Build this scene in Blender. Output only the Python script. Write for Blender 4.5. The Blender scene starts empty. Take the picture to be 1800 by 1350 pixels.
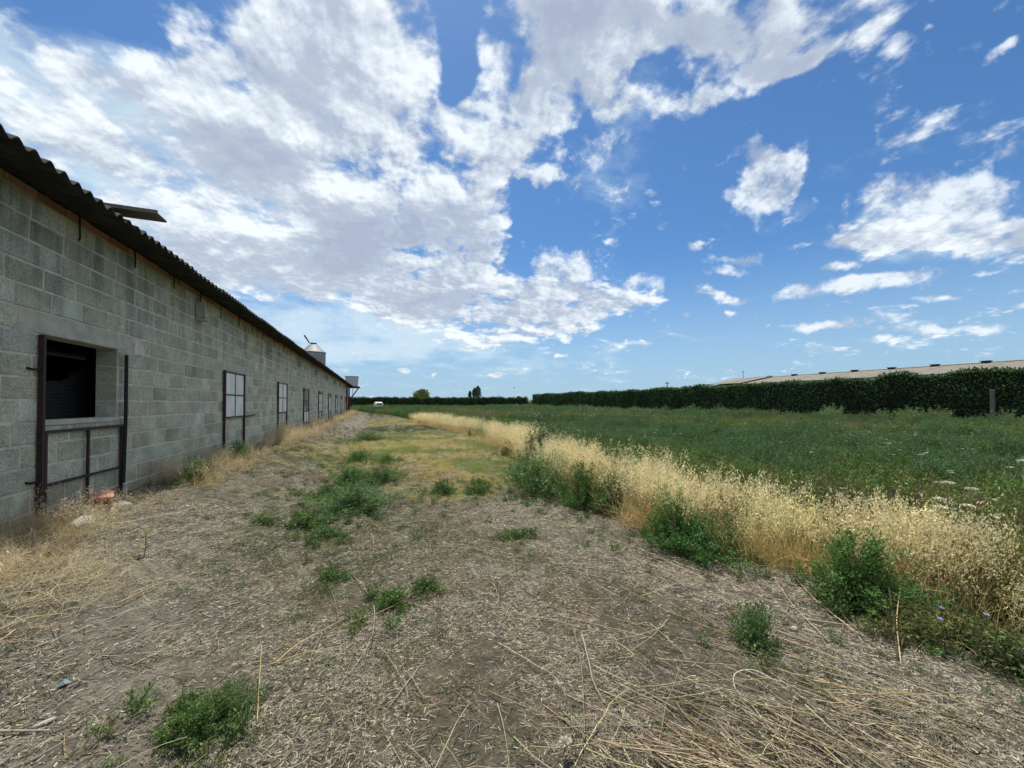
import bpy, bmesh, math, random
import numpy as np
from mathutils import Vector, Matrix
random.seed(7)
rng = np.random.default_rng(7)
R = math.radians
sc = bpy.context.scene
COL = sc.collection

# ------------------------------------------------------------------ camera
EYE = 1.5
F, CX, HY = 676.0, 900.0, 709.0            # focal length, centre and horizon of the 1800 px wide photograph
YAW = R(19.4); SN, CS = math.sin(YAW), math.cos(YAW)
cam = bpy.data.cameras.new('camera'); camo = bpy.data.objects.new('camera', cam); COL.objects.link(camo)
cam.sensor_width = 36; cam.lens = 36 * F / 1800; cam.clip_start = .05; cam.clip_end = 9000
PITCH = .8
cam.shift_y = ((HY - 675) - F * math.tan(R(PITCH))) / 1800
camo.location = (0, 0, EYE); camo.rotation_euler = (R(90 + PITCH), 0, -YAW)
sc.camera = camo
sc.view_settings.view_transform = 'Standard'; sc.view_settings.look = 'None'
sc.view_settings.exposure = 1.22; sc.view_settings.gamma = 1
sc.view_settings.use_curve_mapping = False

def ray(px, py):
    u = (px - CX) / F
    return Vector((u * CS + SN, -u * SN + CS, (HY - py) / F))
def ground(px, py, z=0.0):
    D = (EYE - z) * F / (py - HY); d = ray(px, py)
    return d.x * D, d.y * D

# ------------------------------------------------------------------ sun and sky
SUN_EL, SUN_AZ = 68.0, 4.0                # azimuth measured from +Y (along the barn) towards +X
sun = bpy.data.lights.new('sun', 'SUN'); suno = bpy.data.objects.new('sun', sun); COL.objects.link(suno)
sun.energy = 2.8; sun.angle = R(1.5); sun.color = (1, .94, .82)
sd = Vector((math.sin(R(SUN_AZ)) * math.cos(R(SUN_EL)), math.cos(R(SUN_AZ)) * math.cos(R(SUN_EL)), math.sin(R(SUN_EL))))
suno.rotation_euler = sd.to_track_quat('Z', 'Y').to_euler()

world = bpy.data.worlds.new('World'); sc.world = world; world.use_nodes = True
WT = world.node_tree; WT.nodes.clear()
class NT:
    def __init__(s, t): s.t = t
    def n(s, typ, **kw):
        nd = s.t.nodes.new(typ)
        ins = kw.pop('ins', {})
        for k, v in kw.items(): setattr(nd, k, v)
        for k, v in ins.items():
            if isinstance(v, bpy.types.NodeSocket): s.t.links.new(v, nd.inputs[k])
            else: nd.inputs[k].default_value = v
        return nd
    def m(s, op, a, b=None, c=None, clamp=False):
        nd = s.t.nodes.new('ShaderNodeMath'); nd.operation = op; nd.use_clamp = clamp
        for i, v in enumerate((a, b, c)):
            if v is None: continue
            if isinstance(v, bpy.types.NodeSocket): s.t.links.new(v, nd.inputs[i])
            else: nd.inputs[i].default_value = v
        return nd.outputs[0]
    def vm(s, op, a, b=None):
        nd = s.t.nodes.new('ShaderNodeVectorMath'); nd.operation = op
        for i, v in enumerate((a, b)):
            if v is None: continue
            if isinstance(v, bpy.types.NodeSocket): s.t.links.new(v, nd.inputs[i])
            else: nd.inputs[i].default_value = v
        return nd.outputs[0]
    def sstep(s, v, lo, hi, a=0.0, b=1.0, it='SMOOTHSTEP'):
        nd = s.n('ShaderNodeMapRange', interpolation_type=it, ins={1: lo, 2: hi, 3: a, 4: b})
        s.t.links.new(v, nd.inputs[0]); return nd.outputs[0]
    def mix(s, f, a, b, bt='MIX'):
        nd = s.t.nodes.new('ShaderNodeMix'); nd.data_type = 'RGBA'; nd.blend_type = bt
        for i, v in ((0, f), (6, a), (7, b)):
            if isinstance(v, bpy.types.NodeSocket): s.t.links.new(v, nd.inputs[i])
            else: nd.inputs[i].default_value = v if i == 0 else (*v[:3], 1)
        return nd.outputs[2]
    def noise(s, vec, scale, detail=4, rough=.5, dist=0., out=0, dim='3D'):
        nd = s.n('ShaderNodeTexNoise', noise_dimensions=dim, ins={'Scale': scale, 'Detail': detail, 'Roughness': rough, 'Distortion': dist})
        if vec is not None: s.t.links.new(vec, nd.inputs['Vector'])
        return nd.outputs[out]

W = NT(WT)
sky = W.n('ShaderNodeTexSky', sky_type='NISHITA', sun_disc=False, sun_elevation=R(SUN_EL), sun_rotation=R(SUN_AZ),
          altitude=200, air_density=1.0, dust_density=.5, ozone_density=2.5)
skyc = W.mix(1.0, sky.outputs[0], (.64, .84, 1.0), 'MULTIPLY')
hsv = W.n('ShaderNodeHueSaturation', ins={'Saturation': 1.06, 'Value': .84, 'Color': skyc})
skyc = hsv.outputs[0]
DIR = W.n('ShaderNodeTexCoord').outputs['Generated']
sep = W.n('ShaderNodeSeparateXYZ', ins={0: DIR})
den = W.m('ADD', W.m('MAXIMUM', sep.outputs[2], 0.0), .28)
P = W.n('ShaderNodeCombineXYZ', ins={0: W.m('DIVIDE', sep.outputs[0], den), 1: W.m('DIVIDE', sep.outputs[1], den), 2: 0.0}).outputs[0]

def blob_sum(blobs):
    tot = None
    for px, py, rx, ry, ang, w in blobs:
        if py is None: d0 = Vector(px).normalized(); e1 = d0.cross(Vector((0, 0, 1))).normalized(); s1, s2 = rx, ry
        else:
            d0 = ray(px, py).normalized(); a = R(ang)
            e1 = (ray(px + rx * math.cos(a), py + rx * math.sin(a)).normalized() - d0); s1 = e1.length; e1.normalize()
            e2 = (ray(px - ry * math.sin(a), py + ry * math.cos(a)).normalized() - d0); s2 = e2.length
        e2 = d0.cross(e1).normalized(); e1 = e2.cross(d0).normalized()
        M = Matrix((e1, e2, d0)).transposed()
        mp = W.n('ShaderNodeMapping', vector_type='TEXTURE', ins={1: d0, 2: M.to_euler(), 3: (s1, s2, max(s1, s2))})
        WT.links.new(DIRW, mp.inputs[0])
        g = W.n('ShaderNodeTexGradient', gradient_type='SPHERICAL'); WT.links.new(mp.outputs[0], g.inputs[0])
        tot = W.m('MULTIPLY_ADD', g.outputs[1], w, tot if tot is not None else 0.0)
    return tot
wn = W.noise(P, 2.2, 3, .5, out=1, dim='2D')
DIRW = W.vm('ADD', DIR, W.vm('MULTIPLY', W.vm('SUBTRACT', wn, (.5, .5, .5)), (.16, .16, .09)))
K = 1.5
CL = [(520, 60, 260, 130, 0, .9), (650, 130, 150, 120, 0, .9), (400, 200, 220, 90, 0, .62), (440, 330, 230, 115, 0, .8),
      (650, 320, 170, 120, 0, .9), (790, 320, 105, 100, 0, 1.1), (740, 425, 140, 55, 0, 1.1), (300, 260, 220, 90, 15, .55), (150, 250, 160, 45, 25, .4), (90, 110, 150, 30, 28, .4),
      (440, 450, 210, 60, 10, .8), (580, 500, 200, 50, 0, .9), (830, 520, 160, 58, 0, 1.5),
      (1000, 545, 150, 38, -4, 1.4), (880, 575, 130, 28, 0, 1.1), (940, 130, 145, 140, 0, 1.2), (960, 30, 150, 70, 0, 1.2),
      (880, 200, 70, 60, 0, .9), (1050, 90, 60, 70, 0, .9), (780, 225, 90, 45, 20, .9), (860, 265, 55, 25, 20, .9),
      (1270, 50, 180, 70, 0, 1.1), (1400, 88, 85, 18, -8, .9), (1170, 15, 100, 30, 0, .8), (1500, 42, 80, 18, -25, .8), (1590, 10, 50, 22, -30, .8),
      (1120, 185, 80, 42, -15, .85), (1240, 165, 85, 24, -20, .95), (1640, 400, 200, 42, -3, .8), (1560, 425, 150, 20, 0, .7), (1740, 430, 110, 30, 0, .8)]
HOLE = [(405, 170, 60, 28, 15, -.8), (612, 345, 34, 36, -20, -.6), (492, 372, 24, 14, 0, -.5), (770, 110, 36, 120, 12, -1.1), (830, 160, 22, 40, 0, -.4), (1180, 100, 50, 34, -10, -.7),
        (915, 390, 30, 100, -10, -.9), (610, 540, 50, 12, 0, -.5), (200, 90, 90, 40, 20, -.3), (60, 190, 60, 40, 20, -.4)]
SMALL = [(1000, 475, 62, 36, 0, 1.3), (960, 470, 30, 18, 0, .8), (1350, 285, 62, 32, 15, 1.1), (1325, 340, 46, 40, 0, 1.1), (1385, 345, 44, 26, 0, 1.), (1400, 300, 26, 40, 0, 1.), (1355, 320, 50, 50, 0, .6),
      (1650, 330, 120, 34, 0, .75), (1545, 330, 60, 26, -10, .8), (1560, 360, 90, 22, -10, .6), (1740, 330, 60, 28, 0, .7), (1730, 370, 90, 30, 0, .6), (1640, 400, 220, 36, -4, .75), (1500, 425, 120, 12, -6, .7), (1740, 437, 110, 20, -2, .9),
      (1490, 503, 175, 15, -8, 1.1), (1560, 490, 90, 12, -9, .8), (1470, 470, 60, 8, -8, .8), (955, 306, 34, 22, 0, 1.3), (914, 298, 18, 12, 0, 1.2), (1040, 270, 70, 30, -30, .5), (1110, 190, 80, 46, -20, .5), (1250, 160, 75, 22, -18, .9),
      (1229, 430, 18, 8, 0, 1.2), (1290, 458, 55, 13, -5, .8), (1275, 480, 45, 8, 0, .7), (1241, 513, 23, 12, 8, 1.3), (1281, 525, 26, 12, 8, 1.3), (1282, 553, 15, 7, 0, 1.3), (1199, 554, 9, 5, 0, 1.1),
      (1450, 573, 75, 10, -6, 1.1), (1590, 573, 50, 9, -6, 1.), (1690, 579, 95, 10, -2, 1.1), (1552, 597, 32, 7, 0, 1.), (1630, 600, 40, 6, 0, .7), (1100, 603, 42, 7, -4, 1.), (1560, 552, 30, 5, 0, .7),
      (715, 652, 20, 6, 0, 1.3), (990, 627, 12, 4, 0, 1.3), (760, 657, 8, 4, 0, 1.1), (870, 659, 20, 4, 0, 1.), (1775, 82, 50, 13, -30, 1.), (1635, 47, 14, 10, -40, 1.), (1660, 520, 70, 6, -4, .7), (652, 525, 32, 20, 0, 1.1), (1130, 497, 45, 18, 0, .9)]
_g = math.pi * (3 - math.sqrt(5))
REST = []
for _i in range(26):                     # unseen rest of the sky: cloud made fuller and whiter to brighten the wall
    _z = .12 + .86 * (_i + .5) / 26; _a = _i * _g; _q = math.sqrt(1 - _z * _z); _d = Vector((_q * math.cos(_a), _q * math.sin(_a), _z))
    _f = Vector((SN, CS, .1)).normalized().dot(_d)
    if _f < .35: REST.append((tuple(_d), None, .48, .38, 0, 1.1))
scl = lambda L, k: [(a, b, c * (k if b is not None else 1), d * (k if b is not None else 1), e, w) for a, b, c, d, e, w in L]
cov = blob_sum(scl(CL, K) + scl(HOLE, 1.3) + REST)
DIRB = DIRW
DIRW = W.vm('ADD', DIR, W.vm('MULTIPLY', W.vm('SUBTRACT', W.noise(DIR, 14, 4, .6, out=1), (.5, .5, .5)), (.075, .075, .03)))
cov2 = blob_sum(scl(SMALL, 1.45))
DIRW = DIRB
GREY = [(720, 430, 150, 50, 0, 1.0), (880, 110, 90, 110, 0, .8), (930, 5, 120, 35, 0, 1.), (1290, 70, 150, 60, 0, .8), (810, 535, 80, 28, 0, .7),
        (430, 300, 110, 40, 15, .7), (450, 120, 120, 60, 0, .3), (560, 480, 160, 40, 0, .3), (350, 440, 120, 40, 10, .3), (1005, 480, 35, 15, 0, .4), (960, 550, 80, 14, 0, .5), (985, 190, 60, 60, 0, .6)]
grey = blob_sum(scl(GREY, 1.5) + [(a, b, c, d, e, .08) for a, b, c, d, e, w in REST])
fb = W.noise(P, 3.3, 8, .60, .15, dim='2D')
so = (0.02, -0.055, 0)                        # towards the sun in the cloud layer's coordinates
fb2 = W.noise(W.vm('ADD', P, so), 3.3, 8, .60, .15, dim='2D')
vo = W.n('ShaderNodeTexVoronoi', feature='SMOOTH_F1', voronoi_dimensions='2D', ins={'Scale': 9.0, 'Smoothness': .6, 'Detail': 2.0, 'Roughness': .6})
WT.links.new(W.vm('ADD', P, W.vm('MULTIPLY', W.noise(P, 6, 3, out=1, dim='2D'), (.12, .12, 0))), vo.inputs['Vector'])
puff = W.m('SUBTRACT', .45, vo.outputs['Distance'])
fine = W.noise(P, 17, 5, .66, dim='2D')
fine2 = W.noise(W.vm('ADD', P, (.006, -.014, 0)), 17, 5, .66, dim='2D')
body = W.m('ADD', W.m('MINIMUM', cov, .95), W.m('MULTIPLY', W.m('SUBTRACT', fb, .5), 2.3))
body = W.m('MULTIPLY_ADD', puff, .55, body)
body = W.m('MULTIPLY_ADD', W.m('SUBTRACT', fine, .5), .65, body)
dens1 = W.sstep(body, .12, .66)
fs = W.noise(DIR, 22, 5, .62)
body2 = W.m('ADD', W.m('MINIMUM', cov2, .9), W.m('MULTIPLY', W.m('SUBTRACT', fs, .5), 2.1))
dens2 = W.m('MULTIPLY', W.sstep(body2, .24, .95), .9)
dens = W.m('MAXIMUM', dens1, dens2)
# thin streaked veil round the big bank
stretch = W.n('ShaderNodeMapping', ins={2: (0, 0, R(35)), 3: (1.4, 3.6, 1)}); WT.links.new(P, stretch.inputs[0])
wisp = W.noise(stretch.outputs[0], 1.6, 6, .62, .3, dim='2D')
veilm = W.m('ADD', blob_sum([(200, 230, 360, 170, 25, .9), (430, 400, 380, 220, 15, 1.1), (520, 200, 300, 200, 0, .6), (700, 560, 300, 90, 0, .6), (1130, 200, 150, 90, -20, .8), (1650, 390, 260, 110, 0, .7), (600, 600, 360, 60, 0, .8), (1050, 300, 130, 60, 0, .5), (880, 640, 500, 60, 0, .5)]), 0.0)
veil = W.m('MULTIPLY', W.sstep(W.m('ADD', W.m('MINIMUM', veilm, .95), W.m('MULTIPLY_ADD', W.m('SUBTRACT', wisp, .5), 1.1, W.m('MULTIPLY', W.m('SUBTRACT', fb, .5), 1.6))), .15, 1.1), .85)
haz = W.sstep(sep.outputs[2], .36, .0, 0, .8)
lit = W.m('ADD', W.m('MULTIPLY', W.m('SUBTRACT', fb, fb2), 2.6), .90)
lit = W.m('MULTIPLY_ADD', puff, .5, lit)
lit = W.m('MULTIPLY_ADD', W.m('SUBTRACT', fine, fine2), .9, lit)
thick = W.sstep(body, .55, 1.5)
g1 = W.m('MULTIPLY', W.m('MINIMUM', grey, 1.0), W.m('MULTIPLY_ADD', W.m('SUBTRACT', fb, .45), 2.6, .8))
lit = W.m('SUBTRACT', lit, W.m('MULTIPLY', thick, .26))
lit = W.m('MULTIPLY_ADD', W.m('SUBTRACT', wisp, .5), .35, lit)
lit = W.m('SUBTRACT', lit, W.m('MULTIPLY', W.m('MULTIPLY', g1, W.sstep(body, .35, 1.0)), .95), clamp=True)
lit = W.m('ADD', lit, W.m('MULTIPLY', W.m('SUBTRACT', dens2, dens1, clamp=True), W.m('MULTIPLY_ADD', fs, 1.4, -.5)), clamp=True)
ramp = W.n('ShaderNodeValToRGB'); WT.links.new(lit, ramp.inputs[0])
cr = ramp.color_ramp; CB = 1.0
cr.elements[0].position = 0.0; cr.elements[0].color = (.30, .34, .44, 1)
cr.elements[1].position = 1.0; cr.elements[1].color = (.66, .705, .74, 1)
e = cr.elements.new(.45); e.color = (.36, .41, .49, 1)
e = cr.elements.new(.75); e.color = (.51, .565, .625, 1)
cloudc = W.vm('MULTIPLY', ramp.outputs[0], (10, 10, 10))
base = W.mix(haz, skyc, (2.7, 4.0, 5.3))
base = W.mix(veil, base, (4.6, 5.7, 6.5))
final = W.mix(W.m('MULTIPLY', dens, .95), base, cloudc)
bg = W.n('ShaderNodeBackground', ins={'Strength': .062, 'Color': final})
out = W.n('ShaderNodeOutputWorld', ins={0: bg.outputs[0]})
world.cycles.sampling_method = 'MANUAL'; world.cycles.sample_map_resolution = 512

# ------------------------------------------------------------------ helpers
def mesh_np(name, V, Fq, mat, parent=None, col=None, link=True, smooth=False, mats=None, mi=None):
    me = bpy.data.meshes.new(name)
    V = np.asarray(V, np.float32).reshape(-1, 3)
    if isinstance(Fq, np.ndarray):
        n, k = Fq.shape
        me.vertices.add(len(V)); me.vertices.foreach_set('co', V.ravel())
        me.loops.add(n * k); me.loops.foreach_set('vertex_index', Fq.astype(np.int32).ravel())
        me.polygons.add(n); me.polygons.foreach_set('loop_start', (np.arange(n) * k).astype(np.int32))
        me.update(calc_edges=True)
    else:
        me.from_pydata(V.tolist(), [], Fq); me.update()
    if col is not None:
        c = np.ones((len(V), 4), np.float32); c[:, :3] = col
        a = me.color_attributes.new('Col', 'FLOAT_COLOR', 'POINT'); a.data.foreach_set('color', c.ravel())
    if smooth: me.polygons.foreach_set('use_smooth', np.ones(len(me.polygons), bool))
    if mats:
        for m in mats: me.materials.append(m)
        me.polygons.foreach_set('material_index', np.asarray(mi, np.int32))
    elif mat: me.materials.append(mat)
    o = bpy.data.objects.new(name, me)
    if link: COL.objects.link(o)
    if parent: o.parent = parent
    return o
def inst(o, parent=None, loc=None, rot=None, scale=None):
    c = o.copy(); COL.objects.link(c)
    if parent is not None: c.parent = parent
    if loc is not None: c.location = loc
    if rot is not None: c.rotation_euler = rot
    if scale is not None: c.scale = scale
    return c
def empty(name, loc=(0, 0, 0), rz=0, parent=None):
    o = bpy.data.objects.new(name, None); COL.objects.link(o); o.location = loc; o.rotation_euler = (0, 0, rz)
    o.empty_display_size = .2
    if parent: o.parent = parent
    return o
def tag(o, label=None, cat=None, group=None, kind=None):
    if label: o['label'] = label
    if cat: o['category'] = cat
    if group: o['group'] = group
    if kind: o['kind'] = kind
    return o
class MB:
    def __init__(s): s.V = []; s.F = []
    def add(s, V, F):
        b = len(s.V); s.V += [tuple(v) for v in V]; s.F += [tuple(b + i for i in f) for f in F]; return s
    def box(s, a, b, ch=0.0):
        x0, y0, z0 = a; x1, y1, z1 = b
        return s.add([(x0, y0, z0), (x1, y0, z0), (x1, y1, z0), (x0, y1, z0), (x0, y0, z1), (x1, y0, z1), (x1, y1, z1), (x0, y1, z1)],
                     [(0, 3, 2, 1), (4, 5, 6, 7), (0, 1, 5, 4), (1, 2, 6, 5), (2, 3, 7, 6), (3, 0, 4, 7)])
    def tube(s, pts, r, n=8, cap=True):
        pts = [Vector(p) for p in pts]; rr = r if isinstance(r, (list, tuple)) else [r] * len(pts)
        V = []
        for i, p in enumerate(pts):
            t = (pts[min(i + 1, len(pts) - 1)] - pts[max(i - 1, 0)]).normalized()
            up = Vector((0, 0, 1)) if abs(t.z) < .9 else Vector((1, 0, 0))
            a = t.cross(up).normalized(); b = a.cross(t)
            for k in range(n):
                an = 2 * math.pi * k / n
                V.append(p + (a * math.cos(an) + b * math.sin(an)) * rr[i])
        F = [(i * n + k, i * n + (k + 1) % n, (i + 1) * n + (k + 1) % n, (i + 1) * n + k) for i in range(len(pts) - 1) for k in range(n)]
        if cap: F += [tuple(range(n))[::-1], tuple((len(pts) - 1) * n + k for k in range(n))]
        return s.add(V, F)
    def lathe(s, prof, n=24, c=(0, 0, 0)):
        V = []
        for r, z in prof:
            for k in range(n):
                a = 2 * math.pi * k / n; V.append((c[0] + r * math.cos(a), c[1] + r * math.sin(a), c[2] + z))
        F = [(i * n + k, i * n + (k + 1) % n, (i + 1) * n + (k + 1) % n, (i + 1) * n + k) for i in range(len(prof) - 1) for k in range(n)]
        return s.add(V, F)
    def build(s, name, mat, parent=None, smooth=False, bevel=0, link=True):
        o = mesh_np(name, s.V, s.F, mat, parent, smooth=smooth, link=link)
        if bevel:
            bm = bmesh.new(); bm.from_mesh(o.data)
            bmesh.ops.bevel(bm, geom=list(bm.edges), offset=bevel, segments=1, affect='EDGES')
            bm.to_mesh(o.data); bm.free()
        return o
# value noise for laying things out
_tab = np.random.default_rng(3).random((256, 256))
def vn(x, y, s=1.0, o=0):
    x = np.asarray(x, float) * s + 37.7 * (o + 1); y = np.asarray(y, float) * s + 91.3 * (o + 1)
    xi = np.floor(x).astype(int); yi = np.floor(y).astype(int); fx = x - xi; fy = y - yi
    fx = fx * fx * (3 - 2 * fx); fy = fy * fy * (3 - 2 * fy)
    g = lambda a, b: _tab[a % 256, b % 256]
    return (g(xi, yi) * (1 - fx) + g(xi + 1, yi) * fx) * (1 - fy) + (g(xi, yi + 1) * (1 - fx) + g(xi + 1, yi + 1) * fx) * fy
def fbm(x, y, s=1.0, n=4, o=0):
    return sum(vn(x, y, s * 2 ** i, o + i) / 2 ** i for i in range(n)) / sum(1 / 2 ** i for i in range(n))
def ss(a, b, x):
    t = np.clip((np.asarray(x, float) - a) / (b - a), 0, 1); return t * t * (3 - 2 * t)

# field edge (foot of the oats) as x over y
_edge = [(-8, 3.6), (0, 3.45)] + [(ground(*p)[1], ground(*p)[0]) for p in
         [(1760, 1150), (1620, 1085), (1500, 1035), (1380, 1005), (1280, 980), (1120, 935), (1080, 905), (1000, 880), (945, 850), (905, 800), (830, 768), (740, 746), (690, 732)]] + [(60, -1.0), (75, -6), (400, -6)]
_ey = np.array([e[0] for e in _edge]); _ex = np.array([e[1] for e in _edge])
def edge_x(y): return np.interp(y, _ey, _ex)
def height(x, y):
    x = np.asarray(x, float); y = np.asarray(y, float)
    z = .43 * ss(-.7, -2.7, x) * ss(75, 55, y)
    z = z + (fbm(x, y, .8, 3) - .5) * .07 * ss(70, 20, y)
    z = z - .05 * ss(.35, .0, np.abs(x + .75)) * 1.0 + (fbm(x, y, 3.0, 3, 5) - .5) * .05
    return z

# ------------------------------------------------------------------ materials
def mat(name, color, rough=.9, var=.15, nscale=6, bump=0., bscale=40, color2=None, attr=False, spec=.3, metallic=0., objcol=False, rnd=0., transl=0., detail=6, coord='Object'):
    m = bpy.data.materials.new(name); m.use_nodes = True; N = NT(m.node_tree); m.node_tree.nodes.clear()
    tc = N.n('ShaderNodeTexCoord').outputs[coord]
    if attr: c = N.n('ShaderNodeAttribute', attribute_name='Col').outputs[0]
    elif objcol: c = N.n('ShaderNodeObjectInfo').outputs['Color']
    else: c = None
    n1 = N.noise(tc, nscale, detail, .6)
    f = N.sstep(n1, .3, .7)
    if c is None: c = N.mix(f, color, color2 if color2 else tuple(v * (1 - var) for v in color))
    else:
        c = N.mix(1.0, c, N.mix(f, (1 + var,) * 3, (1 - var,) * 3), 'MULTIPLY')
    if rnd:
        r = N.n('ShaderNodeObjectInfo').outputs['Random']
        h = N.n('ShaderNodeHueSaturation', ins={'Hue': N.sstep(r, 0, 1, .5 - rnd * .08, .5 + rnd * .08, 'LINEAR'), 'Saturation': N.sstep(N.m('FRACT', N.m('MULTIPLY', r, 7.3)), 0, 1, 1 - rnd * .5, 1 + rnd * .3, 'LINEAR'),
              'Value': N.sstep(N.m('FRACT', N.m('MULTIPLY', r, 13.7)), 0, 1, 1 - rnd, 1 + rnd, 'LINEAR'), 'Color': c}); c = h.outputs[0]
    b = N.n('ShaderNodeBsdfPrincipled', ins={'Roughness': rough, 'Metallic': metallic, 'Specular IOR Level': spec, 'Base Color': c})
    if bump:
        bn = N.noise(tc, bscale, 6, .7)
        bp = N.n('ShaderNodeBump', ins={'Strength': bump, 'Distance': .02, 'Height': bn}); m.node_tree.links.new(bp.outputs[0], b.inputs['Normal'])
    sh = b.outputs[0]
    if transl:
        tr = N.n('ShaderNodeBsdfTranslucent', ins={'Color': c})
        sh = N.n('ShaderNodeMixShader', ins={0: transl, 1: b.outputs[0], 2: tr.outputs[0]}).outputs[0]
    N.n('ShaderNodeOutputMaterial', ins={0: sh})
    return m

def block_mat(name, joined):
    m = bpy.data.materials.new(name); m.use_nodes = True; N = NT(m.node_tree); m.node_tree.nodes.clear()
    pos = N.n('ShaderNodeNewGeometry').outputs['Position']
    c = N.n('ShaderNodeAttribute', attribute_name='Col').outputs[0] if joined else N.n('ShaderNodeObjectInfo').outputs['Color']
    grain = N.noise(pos, 55, 5, .75)
    c = N.mix(1., c, N.mix(N.sstep(grain, .3, .7), (.66, .66, .66), (1.28, 1.28, 1.26)), 'MULTIPLY')
    blot = N.noise(pos, 3.2, 6, .65)
    c = N.mix(1., c, N.mix(N.sstep(blot, .3, .7), (.72, .75, .76), (1.18, 1.16, 1.12)), 'MULTIPLY')
    # lime bloom and mortar smears
    sm = N.sstep(N.noise(pos, 9, 6, .7), .58, .74)
    c = N.mix(N.m('MULTIPLY', sm, .6), c, (.60, .56, .47))
    # dark water runs below the eave
    mp = N.n('ShaderNodeMapping', ins={3: (1, 3.2, .35), 0: pos}); st = N.noise(mp.outputs[0], 1.6, 5, .6)
    z = N.n('ShaderNodeSeparateXYZ', ins={0: pos}).outputs[2]
    run = N.m('MULTIPLY', N.sstep(st, .47, .68), N.sstep(z, 1.6, 3.2))
    c = N.mix(N.m('MULTIPLY', run, .62), c, (.10, .125, .11))
    sp_ = N.m('MULTIPLY', N.sstep(z, .95, .45), N.sstep(N.noise(pos, 5, 5, .6), .38, .62))
    c = N.mix(N.m('MULTIPLY', sp_, .55), c, (.27, .22, .16))
    pit = N.sstep(N.noise(pos, 160, 3, .7), .36, .5)
    b = N.n('ShaderNodeBsdfPrincipled', ins={'Roughness': .95, 'Specular IOR Level': .15, 'Base Color': N.mix(pit, N.mix(1., c, (.55, .55, .55), 'MULTIPLY'), c)})
    hgt = N.m('ADD', N.m('MULTIPLY', grain, .8), N.m('MULTIPLY', N.noise(pos, 150, 4, .8), .5))
    bp = N.n('ShaderNodeBump', ins={'Strength': .9, 'Distance': .012, 'Height': hgt}); m.node_tree.links.new(bp.outputs[0], b.inputs['Normal'])
    N.n('ShaderNodeOutputMaterial', ins={0: b.outputs[0]}); return m

M = {}
M['block'] = block_mat('concrete_block', False); M['blockj'] = block_mat('concrete_block_joined', True)
M['mortar'] = mat('mortar', (.72, .66, .55), .95, .3, 8, .8, 60, coord='Object')
M['concrete'] = mat('smooth_concrete', (.50, .49, .41), .9, .25, 7, .6, 50, color2=(.36, .36, .30))
M['brick'] = mat('terracotta', (.38, .20, .13), .9, .2, 10, .5, 60, color2=(.27, .16, .11), rnd=.3)
M['fibro'] = mat('fibre_cement', (.055, .055, .05), .95, .3, 5, .6, 60, color2=(.022, .023, .021))
M['fibro2'] = mat('pale_fibre_cement', (.27, .25, .21), .95, .3, 2, .4, 30, color2=(.2, .19, .165), coord='Object')
M['rust'] = mat('dark_red_painted_steel', (.045, .018, .017), .65, .4, 20, .3, 80, color2=(.02, .012, .011), spec=.4)
M['redsteel'] = mat('red_oxide_steel', (.13, .03, .022), .7, .4, 10, .2, 60)
M['black'] = mat('black_steel', (.012, .012, .012), .7, .3, 20)
M['pane'] = mat('white_translucent_sheet', (.78, .78, .75), .6, .12, 5, .1, 20, color2=(.60, .61, .58), spec=.4)
M['blind'] = mat('black_ribbed_sheet', (.035, .033, .038), .55, .3, 8, spec=.5)
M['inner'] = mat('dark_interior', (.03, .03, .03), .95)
M['zinc'] = mat('galvanised_steel', (.26, .275, .28), .6, .2, 3, .1, 20, color2=(.2, .215, .22), metallic=.1, spec=.4)
M['greytank'] = mat('dull_white_steel', (.46, .47, .5), .6, .15, 3)
M['plank'] = mat('weathered_plank', (.16, .15, .13), .9, .3, 8, .4, 50)
M['leaf'] = mat('leaf', None, .7, .3, 14, attr=True, rnd=.25, transl=.25, spec=.2)
M['leafhedge'] = mat('hedge_leaf', None, .8, .35, .6, attr=True, transl=.12, spec=.15)
M['straw'] = mat('straw', None, .8, .25, 20, attr=True, rnd=.5, spec=.25, transl=.15)
M['oat'] = mat('dry_oat', None, .8, .2, 10, attr=True, rnd=.22, spec=.2, transl=.35)
M['bark'] = mat('bark', (.10, .08, .06), .95, .3, 8, .6, 30)
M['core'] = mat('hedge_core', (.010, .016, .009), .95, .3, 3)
M['white'] = mat('white_car_paint', (.72, .70, .71), .3, .03, 2, spec=.5)
M['glass'] = mat('car_glass', (.03, .035, .045), .08, .05, 2, spec=.6)
M['rubber'] = mat('rubber', (.015, .015, .015), .85, .1)
M['lamp'] = mat('headlamp', (.7, .72, .75), .15, .05, spec=.7)
M['stone'] = mat('white_stone', (.5, .48, .44), .9, .2, 12, .6, 40)
M['plastic'] = mat('blue_plastic', (.16, .24, .28), .5, .2, 20)
M['petal'] = mat('lavender_petal', (.42, .36, .68), .7, .1, 20, transl=.3)
M['dryflower'] = mat('dry_flower', (.74, .70, .58), .9, .2, 30, transl=.2)
M['feather'] = mat('bird_feather', (.03, .03, .035), .8)
M['hill'] = mat('far_hill', (.20, .24, .26), 1., .2, .003)

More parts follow.
